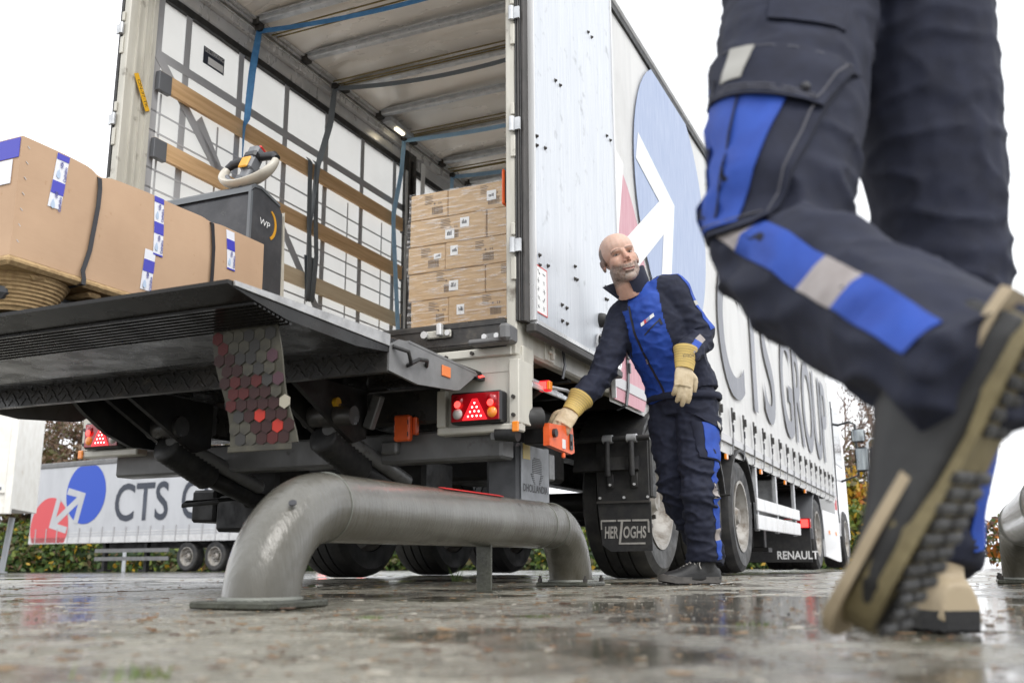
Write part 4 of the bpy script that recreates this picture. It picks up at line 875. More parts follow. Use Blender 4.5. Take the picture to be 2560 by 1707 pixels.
# ---------------------------------------------------------------- electric pallet truck
PT = TH('pallet_truck', 'dark grey electric pallet truck with loop handle on the tail lift', 'pallet truck', 0, 0, PZ)
B = lambda mb, name, m, par=PT, smooth=None: mb.build(name, M_[m] if isinstance(m, str) else [M_[k] for k in m], par, smooth)
b0 = B(MB().prism([(-.56, .02), (-.565, .80), (-.545, .842), (-.50, .85), (-.36, .81), (-.335, .78), (-.31, .05), (-.31, .02)], 'x', -.40, .188), 'body', 'truck_dark')
B(MB().prism([(-.572, .815), (-.568, .842), (-.548, .858), (-.50, .862), (-.36, .822), (-.355, .808), (-.50, .848), (-.548, .842)], 'x', -.405, .193).prism([(-.572, .02), (-.572, .82), (-.558, .82), (-.556, .02)], 'x', .178, .193), 'edge_trim', 'truck_edge', b0)
B(MB().prism([(-.312, .78), (-.305, .80), (-.285, .4), (-.26, .03), (-.31, .03)], 'x', -.40, .18), 'rear_cover', 'plastic_pale')
lg = []
for k in range(15): a = R(-70 + k * 10); lg.append((-.43 + .055 * math.cos(a) - .0, .70 + .075 * math.sin(a)))
for k in range(15)[::-1]: a = R(-70 + k * 10); lg.append((-.438 + .050 * math.cos(a), .702 + .066 * math.sin(a)))
B(MB().prism(lg, 'x', .188, .1905), 'emblem', 'mustard', b0)
place_text('emblem_letters', 'WP', .03, b0, (.190, -.50, .685), (0, 1, -.12), (0, .12, 1), M_['paper'], width=.075)
place_text('body_letters', '.com', .035, b0, (.02, -.5655, .60), (1, 0, 0), (0, 0, 1), M_['grey_print'], width=.10)
B(MB().cyl((.188, -.52, .56), (.1885, -.52, .56), .008, n=12), 'key_hole', 'ink', b0)
B(MB().box(-.30, -.12, -1.75, -.56, .03, .09, c=.02), 'fork', 'truck_dark'); B(MB().box(-.02, .16, -1.75, -.56, .03, .09, c=.02), 'fork', 'truck_dark')
# tiller
tc_ = Vector((.115, -.50, .965)); av = Vector((1, 0, .02)).normalized(); bv = Vector((0, .45, .9)).normalized()
def tp_(a, b, n_=0): return tc_ + av * a + bv * b + av.cross(bv) * n_
B(MB().tube([(.08, -.42, .80), tp_(0, -.10), tp_(0, .02)], [.035, .03, .03], 12), 'tiller_arm', 'plastic_grey', smooth=40)
arc = [tp_(.145 * math.cos(R(t)), .105 * math.sin(R(t)) - .0) for t in range(168, 373, 8)]
rs = [((.019 + .020 * math.sin(math.pi * i / (len(arc) - 1))), .018) for i in range(len(arc))]
B(MB().tube(arc, rs, 12), 'handle_loop', 'plastic_pale', smooth=50)
B(MB().tube([tp_(.12 * math.cos(R(t)), .088 * math.sin(R(t)), .004) for t in range(200, 341, 10)], [(.009, .012)] * 15, 8), 'loop_liner', 'plastic_grey', smooth=50)
for sg in (-1, 1): B(MB().tube([tp_(sg * .145, .03), tp_(sg * .12, .055), tp_(sg * .05, .065)], [.016, .021, .021], 12), 'hand_grip', 'plastic_black', smooth=50)
hd = B(MB().box(-.032, .032, -.035, .035, -.03, .125, c=.012, M=Matrix.Translation(tp_(0, .0)) @ Matrix.Rotation(R(-26), 4, 'X')), 'tiller_head', 'plastic_grey')
B(MB().box(-.036, .036, -.039, .02, .04, .085, c=.01, M=Matrix.Translation(tp_(0, .0)) @ Matrix.Rotation(R(-26), 4, 'X')), 'rocker', 'plastic_black', hd)
B(MB().prism([(-.02, .03), (.02, .03), (.034, -.035), (-.034, -.035)], 'y', -.046, -.03).mesh and MB().box(-.026, .026, -.046, -.034, -.035, .035, c=.008, M=Matrix.Translation(tp_(0, .0)) @ Matrix.Rotation(R(-26), 4, 'X')), 'travel_button', 'mustard', hd)
B(MB().box(-.018, .030, -.02, .03, .118, .135, c=.006, M=Matrix.Translation(tp_(0, .0)) @ Matrix.Rotation(R(-26), 4, 'X')), 'stop_button', 'red', hd)
B(MB().cyl(tp_(0, -.085, .0) + Vector((0, -.02, 0)), tp_(0, -.085, 0) + Vector((0, -.035, 0)), .017, n=14), 'emblem_disc', 'plastic_grey', hd)
# ---------------------------------------------------------------- stacked cartons in the trailer
CW, CD, CH = .233, .468, .153
prt = MB(); rg = random.Random(8)
def print_mesh(w, seed):
    """printed text lines, barcode, arrows on the face y = 0 of width w (local x 0..w)"""
    m = MB(); rg = random.Random(seed); y = -.0012
    x0 = w * rg.uniform(.42, .56)
    for k in range(6): m.box(x0, x0 + rg.uniform(.035, .062), y, y + .001, CH * .90 - k * .009, CH * .90 - k * .009 + .0035)
    bx0 = x0 + .045; q = bx0
    while q < bx0 + .065 and q < w - .01:
        ww = rg.choice([.0012, .002, .003]); m.box(q, q + ww, y, y + .001, .028, .072); q += ww + rg.choice([.0015, .0025])
    for k in range(2): m.box(bx0 + .04 + k * .012, bx0 + .045 + k * .012, y, y + .001, .085, .097)
    m.box(bx0 + .01, bx0 + .02, y, y + .001, .086, .096, c=0)
    return m.mesh('printing', M_['card_print'])
PRLs, PRSs = [print_mesh(CD, 3 + k) for k in range(3)], [print_mesh(CW, 14 + k) for k in range(3)]
def cart_mesh(w, d, seed):
    m = MB().box(0, w, 0, d, 0, CH - .002, c=.004); return m.mesh('carton_body', M_['card2'])
CML, CMS = cart_mesh(CD - .003, CW - .003, 1), cart_mesh(CW - .003, CD - .003, 2)
rank = ['top', 'second', 'middle', 'fourth', 'bottom']
labs = {(0, 1): [(.235, .05)], (1, 0): [(.22, .02), (.31, .075)], (2, 0): [(.16, .07)], (2, 1): [(.03, .075), (.36, .045)], (3, 0): [(.25, .035)], (4, 1): [(.05, .05), (.36, .05)]}
for row in range(5):
    z = 1.33 + (4 - row) * CH; lng_first = row % 2 == 1; off = (.0, .0, -.012, -.006, .012)[row] + .375
    items = [('L', 0, 0), ('S', CD, 0), ('L', 0, CW)] if lng_first else [('S', 0, 0), ('L', CW, 0), ('L', CW, CW)]
    for k, (t, dx, dy) in enumerate(items):
        if k == 2: lab = f'{rank[row]} course carton hidden behind the front row of the wrapped stack'; 
        else: lab = f'{"left" if k == 0 else "right"} {"long" if t == "L" else "short"} side carton in the {rank[row]} course of the wrapped stack'
        c = TH('shipping_carton', lab, 'carton', off + dx + rg.uniform(-.002, .002), .55 + dy + rg.uniform(-.004, .004), z, R(rg.uniform(-.5, .5)), 'wrapped cartons in the trailer')
        obj('carton_body', CML if t == 'L' else CMS, c)
        if k < 2:
            obj('printing', rg.choice(PRLs if t == 'L' else PRSs), c, (rg.uniform(-.05, .004) if t == 'L' else -.02, 0, rg.uniform(-.008, .004)))
            for lx, lz in labs.get((row, k), []):
                w_ = .055 if rg.random() < .6 else .045; h_ = .055 if (row + k) % 2 else .03
                l_ = MB().box(lx, lx + w_, -.0022, -.0012, lz, lz + h_).build('address_label', M_['paper'], c)
                q = MB()
                for i in range(5): q.box(lx + .012 + i * .006, lx + .015 + i * .006 + rg.uniform(0, .002), -.003, -.0022, lz + h_ * .35, lz + h_ * (.55 + rg.random() * .3))
                q.build('label_print', M_['ink'], l_)
wp = TH('wooden_pallet', 'wooden pallet carrying the wrapped carton stack in the trailer', 'pallet', .36, .53, 1.17)
for k in range(3): MB().box(.0, .74, .0 + k * .2, .1 + k * .2, .12, .152).build('top_board', M_['wood_pale'], wp)
for k in range(3): MB().box(.0 + k * .3, .12 + k * .3, 0, .5, .0, .12).build('bearer', M_['wood_pale'], wp)
# stretch film round the stack
film = bpy.data.materials.new('stretch_film'); film.use_nodes = True; t = film.node_tree; b = t.nodes['Principled BSDF']; b.inputs['Base Color'].default_value = (.95, .95, .95, 1); b.inputs['Roughness'].default_value = .16
tcn = nd(t, 'ShaderNodeTexCoord'); mp = nd(t, 'ShaderNodeMapping'); mp.inputs['Scale'].default_value = (2.0, 2, 16); mp.inputs['Rotation'].default_value = (0, .22, 0); nz = nd(t, 'ShaderNodeTexNoise'); nz.inputs['Scale'].default_value = 4.5; nz.inputs['Detail'].default_value = 6
t.links.new(tcn.outputs['Object'], mp.inputs[0]); t.links.new(mp.outputs[0], nz.inputs['Vector'])
mr_ = nd(t, 'ShaderNodeMapRange'); mr_.inputs[1].default_value = .50; mr_.inputs[2].default_value = .78; mr_.inputs[3].default_value = .05; mr_.inputs[4].default_value = .62; t.links.new(nz.outputs[0], mr_.inputs[0]); t.links.new(mr_.outputs[0], b.inputs['Alpha'])
bp = nd(t, 'ShaderNodeBump'); bp.inputs['Distance'].default_value = .012; t.links.new(nz.outputs[0], bp.inputs['Height']); t.links.new(bp.outputs[0], b.inputs['Normal'])
fw = TH('stretch_film', 'clear stretch film wound round the stacked cartons', 'film', .375, .545, 1.33)
fb = MB(); rows = []
for j in range(13):
    z = j * .765 / 12; o_ = .004 + .003 * noise.noise((z * 9, 0, 0)); xl = -o_ - (.012 if .3 < z < .6 else 0); xr = .705 + o_; rows.append([(xl, -o_, z), (xr, -o_, z), (xr, .475, z), (xl, .475, z)])
fb.rings(rows, cap=False); fo = obj('film_wrap', fb.mesh('film_wrap', film), fw)
# ---------------------------------------------------------------- load straps hanging in the trailer
def strap(label, m, s, drop, sag, w=.024, end_u=1.12):
    r_ = TH('load_strap', label, 'strap', 0, 0, 0, 0, 'load straps in the trailer')
    pts, wv = [], []; z0 = 3.735
    n_ = len(drop) - 1
    # vertical run, with twist
    P0 = [Vector(p) for p in drop]; K = 26
    for i in range(K + 1):
        t = i / K * n_; j = min(int(t), n_ - 1); q = P0[j].lerp(P0[j + 1], t - j); a = R(8) + i / K * 2.6 if sag[1] else R(15)
        pts.append(q); wv.append(Vector((math.sin(a) * w, math.cos(a) * w, 0)))
    MB().ribbon(pts, wv, .0025).build('hanging_run', M_[m], r_, smooth=60)
    pts = []
    for i in range(21):
        t = i / 20; pts.append((drop[0][0] + (end_u - drop[0][0]) * t, drop[0][1] + sag[2] * t, z0 - .005 - sag[0] * 4 * t * (1 - t)))
    MB().ribbon(pts, (0, w * .35, w * .95), .0025).build('roof_run', M_[m], r_, smooth=60)
    MB().box(drop[0][0] - .02, drop[0][0] + .03, drop[0][1] - .03, drop[0][1] + .03, z0 - .012, z0 + .03, c=.006).build('strap_clip', M_['nut'], r_)
    return r_
strap('dark blue load strap nearest the trailer opening', 'strap_blue', 1.03, [(-1.15, 1.03, 3.73), (-1.14, .97, 3.4), (-1.15, .955, 3.03), (-1.175, .96, 2.98), (-1.18, .97, 2.4)], (.07, True, .05))
strap('grey load strap hanging over the side boards, second from the opening', 'strap_grey', 1.96, [(-1.15, 1.96, 3.73), (-1.14, 1.9, 3.4), (-1.16, 1.79, 3.02), (-1.18, 1.75, 2.5), (-1.17, 1.73, 1.95)], (.10, True, .0))
strap('pale blue load strap beside the dark pillar', 'strap_blue_pale', 3.03, [(-1.15, 3.03, 3.72), (-1.13, 2.96, 3.4), (-1.16, 2.89, 2.98), (-1.15, 2.93, 2.5), (-1.15, 3.0, 1.95), (-1.15, 3.01, 1.85)], (.06, False, -.05))
strap('short blue load strap just above the carton stack', 'strap_blue_pale', 3.95, [(-1.15, 3.95, 3.74), (-1.15, 3.93, 3.5), (-1.16, 3.9, 2.6)], (.05, False, 0))
r_ = TH('load_strap', 'slack grey strap looped over the middle of the side boards', 'strap', 0, 0, 0, 0, 'load straps in the trailer')
for ds, dx in ((0, 0), (.07, .01)):
    MB().ribbon([(-1.20 + dx, 1.72 + ds, 3.06), (-1.178 + dx, 1.72 + ds, 3.03), (-1.176 + dx, 1.73 + ds, 2.6), (-1.15 + dx, 1.72 + ds, 2.3), (-1.16 + dx, 1.74 + ds * .5, 1.98), (-1.18 + dx, 1.76 + ds * .4, 1.96), (-1.185 + dx, 1.73 + ds, 2.3)], (0, .026, 0), .003).build('strap_loop', M_['strap_grey'], r_, smooth=60)
# ---------------------------------------------------------------- steel guide pipes
M_['pipe_foot'] = mat('pipe_foot2', (.06, .062, .045), .3, metal=.2, var=(.035, .036, .026), vscale=15, rvar=.15, bump=.002, bscale=90)
D('pipe_rain', (.105, .100, .082), .38, metal=.15, coat=1.0, var=(.050, .045, .030), vscale=6, vlo=.36, vhi=.68, dirt=(.06, .052, .032), dscale=4.5, dlo=.48, dhi=.68, rvar=.09, bump=.0036, bscale=26, bstretch=(1.5, 3.5, .35), detail=5)
def guide_pipe(label, u, s):
    r_ = TH('guide_pipe', label, 'guide pipe', u, s, 0, 0, 'wheel guide pipes')
    path = [(0, 0, .0)]; Rb = .255; L_ = 2.2
    for k in range(0, 19): a = R(k * 5); path.append((0, Rb * (1 - math.cos(a)), .004 + Rb * math.sin(a)))
    path += [(0, L_ * f, .004 + Rb) for f in (.2, .35, .5, .65, .8)]
    for k in range(18, -1, -1): a = R(k * 5); path.append((0, L_ - Rb * (1 - math.cos(a)), .004 + Rb * math.sin(a)))
    path.append((0, L_, 0))
    # parallel-transport frame in the plane x = 0
    n_ = 40; rings = []; pts = [Vector(p) for p in path]; rad = .0965
    for i, p in enumerate(pts):
        t = (pts[min(i + 1, len(pts) - 1)] - pts[max(i - 1, 0)]).normalized(); nn = Vector((0, -t.z, t.y))
        rings.append([p + Vector((rad * math.cos(k * 2 * math.pi / n_), 0, 0)) + nn * (rad * math.sin(k * 2 * math.pi / n_)) for k in range(n_)])
    mb = MB(); mb.rings(rings, cap=False); b = mb.build('pipe', M_['pipe_rain'], r_, smooth=60)
    for y in (Rb, L_ - Rb, L_ - Rb - .14):
        MB().tube([(.097 * math.cos(k * math.pi / 18), y, .004 + Rb + .097 * math.sin(k * math.pi / 18)) for k in range(37)], .0022, 6).build('weld_seam', M_['weld'], b, smooth=60)
    d_ = Vector((-.02, -math.sin(R(48)), math.sin(R(48)) * .9)).normalized(); c_ = Vector((.035, Rb * (1 - math.cos(R(48))), Rb * math.sin(R(48)) + .004)); nn = Vector((.35, -math.cos(R(48)), math.sin(R(48)))).normalized()
    MB().cyl(c_ + nn * .0905, c_ + nn * .094, .0105, n=16).build('drain_hole', M_['ink'], b)
    for y, w in ((0, .122), (L_, .122)):
        MB().box(-w, w, y - w, y + w, 0, .018, c=.004).build('base_plate', M_['pipe_foot'], r_)
        MB().tube([(.099 * math.cos(k * math.pi / 18), y + .099 * math.sin(k * math.pi / 18), .02) for k in range(37)], .007, 6).build('weld_seam', M_['weld'], r_, smooth=60)
        for bx_, by in () if y == 0 else ((-.107, -.107), (.107, -.107), (.107, .107), (-.107, .107)): MB().cyl((bx_, y + by, .018), (bx_, y + by, .034), .011, n=6).cyl((bx_, y + by, .034), (bx_, y + by, .046), .006, n=8).build('anchor_bolt', M_['nut'], r_)
    MB().box(-.03, .03, 1.29, 1.302, 0, .17, c=.002).box(-.05, .05, 1.26, 1.34, 0, .006).build('support_bracket', M_['pipe_foot'], r_)
    MB().ribbon([(.03 + .0 * k, .9 + k * .16, .004 + Rb + .095) for k in range(4)], (.012, 0, -.003), .002).build('red_paint_mark', M_['red'], r_)
    return r_
guide_pipe('wet galvanised steel guide pipe with bent ends in front of the trailer', 1.36, -1.85)
guide_pipe('steel guide pipe cut off by the right edge of the picture', 3.24, -1.0)
# ---------------------------------------------------------------- tractor unit
TK = TH('tractor_truck', 'white tractor truck coupled in front of the loading trailer', 'truck', 0, 0, -.045)
B = lambda mb, name, m, par=TK, smooth=None: mb.build(name, M_[m] if isinstance(m, str) else [M_[k] for k in m], par, smooth)
cab = B(MB().prism([(13.0, .55), (13.0, 3.1), (13.15, 3.25), (14.7, 3.3), (15.0, 2.9), (15.2, 1.7), (15.25, .5)], 'x', -1.2, 1.2), 'cab', 'cab_white')
B(MB().prism([(13.55, 1.75), (13.55, 2.7), (14.5, 2.75), (14.75, 1.75)], 'x', 1.2, 1.212), 'side_window', 'glass', cab)
B(MB().prism([(13.45, .75), (13.45, 2.8), (13.5, 2.8), (13.5, .75)], 'x', 1.2, 1.214), 'door_gap', 'rubber', cab)
B(MB().prism([(12.98, 1.1), (12.98, 3.05), (13.02, 3.05), (13.02, 1.1)], 'x', 1.1, 1.23), 'side_fairing', 'cab_white', cab)
B(MB().prism([(13.1, .95), (13.06, 1.35), (13.16, 1.3), (13.2, .95)], 'x', 1.2, 1.216), 'red_flash', 'red_print', cab)
B(MB().box(-.45, .45, 8.9, 14.0, .65, .9), 'frame', 'under_steel')
for s in (10.35,):
    wheel(TK, 1.05, s, .5, 1); wheel(TK, -1.05, s, .5, -1); wheel(TK, .72, s, .5, 1, False); wheel(TK, -.72, s, .5, -1, False)
wheel(TK, 1.05, 14.2, .5, 1); wheel(TK, -1.05, 14.2, .5, -1)
fd = MB(); fd.rings([[(.6, y, z), (1.24, y, z), (1.24, y + (y - 10.35) * .06, z + (z - .5) * .06), (.6, y + (y - 10.35) * .06, z + (z - .5) * .06)] for y, z in [(10.35 + .58 * math.cos(a), .5 + .58 * math.sin(a)) for a in [R(-5 + k * 12) for k in range(17)]]]); B(fd, 'rear_fender', 'plastic_grey', smooth=40)
sk = B(MB().prism([(11.0, .2), (10.92, .85), (13.0, .85), (13.0, .12), (12.7, .12)], 'x', 1.215, 1.245), 'side_skirt', 'cab_white')
for s in (11.6, 12.5): B(MB().box(1.246, 1.256, s - .08, s + .08, .52, .58, c=.004), 'side_marker', 'amber', sk)
mf = B(MB().box(-1.24, 1.24, 9.5, 9.53, .12, .62, c=.006), 'rear_valance', 'rubber')
place_text('valance_letters', 'RENAULT', .105, mf, (.80, 9.496, .16), (1, 0, 0), (0, 0, 1), M_['paper'], width=.52, bold=.02)
for sd in (-1, 1):
    tlm = B(MB().box(*sorted((sd * .92, sd * 1.26)), 9.42, 9.5, .55, .68, c=.01), 'tail_light', 'red_lens'); B(MB().box(*sorted((sd * 1.14, sd * 1.23)), 9.41, 9.42, .565, .665), 'lit_lens', 'red_bright', tlm); B(MB().box(*sorted((sd * .95, sd * 1.08)), 9.41, 9.42, .565, .665), 'clear_lens', 'clear_lens', tlm)
    mr = B(MB().tube([(sd * 1.2, 14.4, 2.5), (sd * 1.4, 14.4, 2.55), (sd * 1.5, 14.4, 2.5), (sd * 1.5, 14.4, 1.6), (sd * 1.2, 14.4, 1.5)], .022, 8), 'mirror_arm', 'plastic_black', smooth=40)
    B(MB().box(*sorted((sd * 1.42, sd * 1.66)), 14.38, 14.5, 2.18, 2.42, c=.04), 'mirror_housing', 'plastic_black', mr); B(MB().box(*sorted((sd * 1.44, sd * 1.64)), 14.372, 14.38, 2.2, 2.4, c=.003), 'mirror_glass', 'mirror', mr)
    B(MB().box(*sorted((sd * 1.46, sd * 1.70)), 14.38, 14.5, 1.66, 2.10, c=.05), 'mirror_housing', 'plastic_black', mr); B(MB().box(*sorted((sd * 1.48, sd * 1.68)), 14.372, 14.38, 1.69, 2.07, c=.003), 'mirror_glass', 'mirror', mr)
# ---------------------------------------------------------------- parked trailer in the background
KC = Vector((-6.03, 30.3, gz(0, 33))); ang = math.atan2(.504, -.863) - math.pi     # local +x points to its rear, -x to its front; -y faces the camera
PK = thing('parked_trailer', 'grey and white curtain-sided trailer with red and blue disc logo, parked in the background', 'trailer', KC, ang)
B = lambda mb, name, m, par=PK, smooth=None: mb.build(name, M_[m] if isinstance(m, str) else [M_[k] for k in m], par, smooth)
D('tarp_grey', (.50, .51, .53), .4, var=(.44, .45, .47), vscale=1.5, vstretch=(1, 1, .4))
D('alu_band', (.62, .62, .62), .4, var=(.5, .5, .5), vscale=4)
B(MB().box(-14.1, 0, .02, 2.5, 1.05, 3.95), 'body', 'tarp_grey')
cu = B(MB().box(-14.1, 0, -.0, .02, 1.02, 3.78), 'side_curtain', 'tarp_grey')
B(MB().box(-14.12, .02, -.03, 2.53, 3.78, 3.98, c=.03), 'roof_rail', 'grey_paint')
B(MB().box(-14.1, 0, -.012, 0, 1.0, 1.22), 'curtain_hem', 'alu_band', cu)
for z in (1.27, 1.36): B(MB().box(-14.1, 0, -.008, -.0, z, z + .035), 'hem_line', 'alu_band', cu)
stp = MB().box(-.02, .02, -.03, -.008, 1.03, 1.55).mesh('curtain_strap', M_['webbing'])
for k in range(22): obj('curtain_strap', stp, cu, (-13.7 + k * .63, 0, 0))
bc, rcn, rr_ = (-11.0, 2.78), (-12.95, 1.59), 1.1
for c_, m in ((bc, 'blue_print'), (rcn, 'red_print')): B(MB().prism([(max(x, -14.08), min(max(z, 1.03), 3.77)) for x, z in circ(c_, rr_)], 'y', -.012, -.0085), 'logo_disc', m, cu)
for poly in arrow_pieces(bc, rcn, rr_): B(MB().prism(poly, 'y', -.016, -.013), 'logo_arrow', 'tarp_grey', cu)
place_text('curtain_letters', 'CTS', 1.32, cu, (-9.35, -.013, 1.72), (1, 0, 0), (0, 0, 1), M_['char_print'], width=2.75, bold=.012)
place_text('curtain_letters', 'GROUP', 1.32, cu, (-5.95, -.013, 1.72), (1, 0, 0), (0, 0, 1), M_['char_print'], width=4.6, bold=.012)
for y in (.7, 1.4): B(MB().box(-10.5, -.3, y, y + .4, .8, 1.04), 'frame_rail', 'under_steel')
for k, x in enumerate((-5.60, -4.29, -2.98)):
    for yy, sd in ((.22, -1), (2.28, 1)):
        w = obj('wheel', TY, PK, (x, yy, .5)); w.rotation_euler = (0, 0, -math.pi / 2 if sd < 0 else math.pi / 2); obj('rim', RI, w); obj('hub', HU, w)
        if sd < 0:
            for q in range(10): a = q * math.pi / 5; obj('wheel_nut', NU, w, (.05, .165 * math.cos(a), .165 * math.sin(a)))
for z in (.66, .38): B(MB().box(-10.3, -6.5, .05, .1, z, z + .13), 'side_guard_board', 'grey_paint')
for x in (-10.2, -8.0): B(MB().box(x - .07, x + .07, .35, .5, .08, 1.0).box(x - .2, x + .2, .25, .6, .0, .08), 'landing_leg', 'under_steel')
B(MB().box(-.02, .06, .1, 2.4, .35, .95, c=.02), 'rear_board', 'white_paint')
B(MB().box(.06, .075, .75, 1.25, .62, .78), 'number_plate', 'yellow'); B(MB().box(.06, .09, .12, .5, .55, .85, c=.01), 'tail_light', 'red_bright'); B(MB().box(.06, .09, 2.0, 2.38, .55, .85, c=.01), 'tail_light', 'red_bright'); B(MB().box(.0, .12, .1, 2.4, .28, .40, c=.01), 'bumper_bar', 'white_paint')
# ---------------------------------------------------------------- swap body on legs, far left
SB = thing('swap_body', 'cream white swap body container standing on steel legs at the left edge', 'container', (-10.2, 20, gz(0, 20)), R(12))
B = lambda mb, name, m, par=SB, smooth=None: mb.build(name, M_[m] if isinstance(m, str) else [M_[k] for k in m], par, smooth)
bd = B(MB().box(-7.2, -.06, .02, 2.4, 1.3, 3.9, c=.01), 'body', 'white_paint')
B(MB().box(-.1, .03, -.03, .1, 1.18, 3.95, c=.01), 'corner_post', 'white_paint', bd); B(MB().box(-7.2, -.1, -.02, .06, 1.18, 1.34, c=.01), 'bottom_rail', 'white_paint', bd); B(MB().box(-7.2, -.1, -.03, .0, 1.60, 1.64), 'side_seam', 'white_paint', bd); B(MB().box(-7.2, -.1, -.02, .06, 3.8, 3.95, c=.01), 'top_rail', 'white_paint', bd)
place_text('body_letters', 'GH', .1, bd, (-.95, -.005, 2.05), (1, 0, 0), (0, 0, 1), M_['red_faded_haze'], width=.22); place_text('body_letters', '202', .06, bd, (-.95, -.005, 1.92), (1, 0, 0), (0, 0, 1), M_['grey_print'], width=.22)
B(MB().box(-.45, -.18, -.004, .0, 1.66, 1.72), 'maker_plate', 'grey_print', bd)
for x in (-.55, -6.6):
    for y in (.12, 2.2): B(MB().tube([(x + .05, y, 1.2), (x - .06, y, .0)], .065, 10).box(x - .16, x + .04, y - .1, y + .1, 0, .03), 'support_leg', 'pole', smooth=40)
# ---------------------------------------------------------------- people
from mathutils.bvhtree import BVHTree
D('cloth_navy', (.0095, .0125, .030), .85, var=(.006, .008, .021), vscale=30, bump=.0005, bscale=420)
D('cloth_blue', (.011, .058, .34), .70, var=(.008, .044, .28), vscale=24, bump=.0005, bscale=420)
D('cloth_grey', (.30, .27, .26), .6, var=(.25, .22, .21), vscale=30)
D('cloth_seam', (.075, .075, .09), .8)
D('reflect_tab', (.34, .33, .30), .35)
D('glove_hide', (.56, .46, .31), .6, var=(.47, .37, .23), vscale=22, bump=.0006, bscale=200)
D('glove_cuff', (.56, .40, .12), .65, var=(.50, .36, .12), vscale=20, bump=.0006, bscale=200)
D('boot_leather', (.008, .008, .0085), .55, var=(.018, .018, .018), vscale=18, bump=.0006, bscale=160)
D('boot_rubber', (.10, .093, .086), .6, var=(.06, .056, .052), vscale=20, bump=.001, bscale=120)
D('boot_tan', (.36, .29, .19), .6, var=(.28, .22, .14), vscale=14)
D('boot_olive', (.19, .155, .075), .65, var=(.13, .105, .05), vscale=16, bump=.002, bscale=60)
D('lace', (.30, .29, .27), .6); D('zip', (.02, .02, .025), .4); D('metal_pull', (.5, .5, .52), .3, metal=.9)
D('eye_white', (.42, .38, .35), .2); D('eye_iris', (.03, .022, .015), .1)
V = Vector
def eval_mesh(me, mods):
    o = bpy.data.objects.new('tmp', me); C.objects.link(o)
    for kind, kw in mods:
        m = o.modifiers.new(kind, kind)
        for k, v in kw.items(): setattr(m, k, v)
    dg = bpy.context.evaluated_depsgraph_get(); r_ = bpy.data.meshes.new_from_object(o.evaluated_get(dg)); bpy.data.objects.remove(o); return r_
def limb(mb, pts, rad, hint, n=18, sub=4):
    """lofted limb: pts joints, rad (ra, rb): ra along hint, rb across"""
    pts = [V(p) for p in pts]; rad = [(r_, r_) if not isinstance(r_, tuple) else r_ for r_ in rad]
    cp_, cr = [], []
    for i in range(len(pts) - 1):
        p0, p1, p2, p3 = pts[max(i - 1, 0)], pts[i], pts[i + 1], pts[min(i + 2, len(pts) - 1)]
        for k in range(sub):
            t = k / sub
            cp_.append(.5 * ((2 * p1) + (-p0 + p2) * t + (2 * p0 - 5 * p1 + 4 * p2 - p3) * t * t + (-p0 + 3 * p1 - 3 * p2 + p3) * t ** 3))
            tt = t * t * (3 - 2 * t); cr.append((rad[i][0] + (rad[i + 1][0] - rad[i][0]) * tt, rad[i][1] + (rad[i + 1][1] - rad[i][1]) * tt))
    cp_.append(pts[-1]); cr.append(rad[-1]); rings = []
    for i, p in enumerate(cp_):
        t = (cp_[min(i + 1, len(cp_) - 1)] - cp_[max(i - 1, 0)]).normalized(); h = V(hint); a = (h - t * h.dot(t)).normalized(); b = t.cross(a)
        rings.append([p + a * math.cos(k * 2 * math.pi / n) * cr[i][0] + b * math.sin(k * 2 * math.pi / n) * cr[i][1] for k in range(n)])
    mb.rings(rings)
def ellip(mb, c, r_, M=None, n=14):
    rr = []
    for j in range(1, n):
        ph = math.pi * j / n; rr.append([V((r_[0] * math.sin(ph) * math.cos(k * 2 * math.pi / 18), r_[1] * math.sin(ph) * math.sin(k * 2 * math.pi / 18), r_[2] * math.cos(ph))) for k in range(18)])
    rr = [[(M @ p if M else p) + V(c) for p in q] for q in rr]; mb.rings(rr)
def remesh(mb, voxel, smooth=4):
    me = bpy.data.meshes.new('tmp'); me.from_pydata(mb.v, [], mb.f); fixn(me)
    r_ = eval_mesh(me, [('REMESH', dict(mode='VOXEL', voxel_size=voxel)), ('SMOOTH', dict(factor=.5, iterations=smooth))])
    return r_
def folds(me, amp, seed, sc=(9, 9, 16), weight=None, fine=.35):
    n = len(me.vertices); co = np.empty(n * 3); me.vertices.foreach_get('co', co); co = co.reshape(-1, 3); no = np.empty(n * 3); me.vertices.foreach_get('normal', no); no = no.reshape(-1, 3)
    for i in range(n):
        x, y, z = co[i]; q = noise.noise((x * sc[0] + seed, y * sc[1], z * sc[2])); w = weight(co[i]) if weight else 1
        r_ = 1.6 * (1 - abs(noise.noise((x * sc[0] * 1.1 + z * 5, y * sc[1] * 1.1 - z * 4, z * sc[2] * 1.25 + seed)))) ** 4 - .55
        co[i] += no[i] * amp * w * (q * .6 + r_ * .5 + fine * noise.noise((x * 34, y * 34, z * 46 + seed)))
    me.vertices.foreach_set('co', co.ravel()); me.update()
def finish(me, name, mats, par, classify=None):
    for m in mats: me.materials.append(M_[m])
    if classify: me.polygons.foreach_set('material_index', [classify(p.center, p.normal) for p in me.polygons])
    else: me.polygons.foreach_set('material_index', [0] * len(me.polygons))
    me.polygons.foreach_set('use_smooth', [True] * len(me.polygons)); me.name = name
    return obj(name, me, par)
def bvh(me): return BVHTree.FromPolygons([v.co.copy() for v in me.vertices], [tuple(p.vertices) for p in me.polygons])
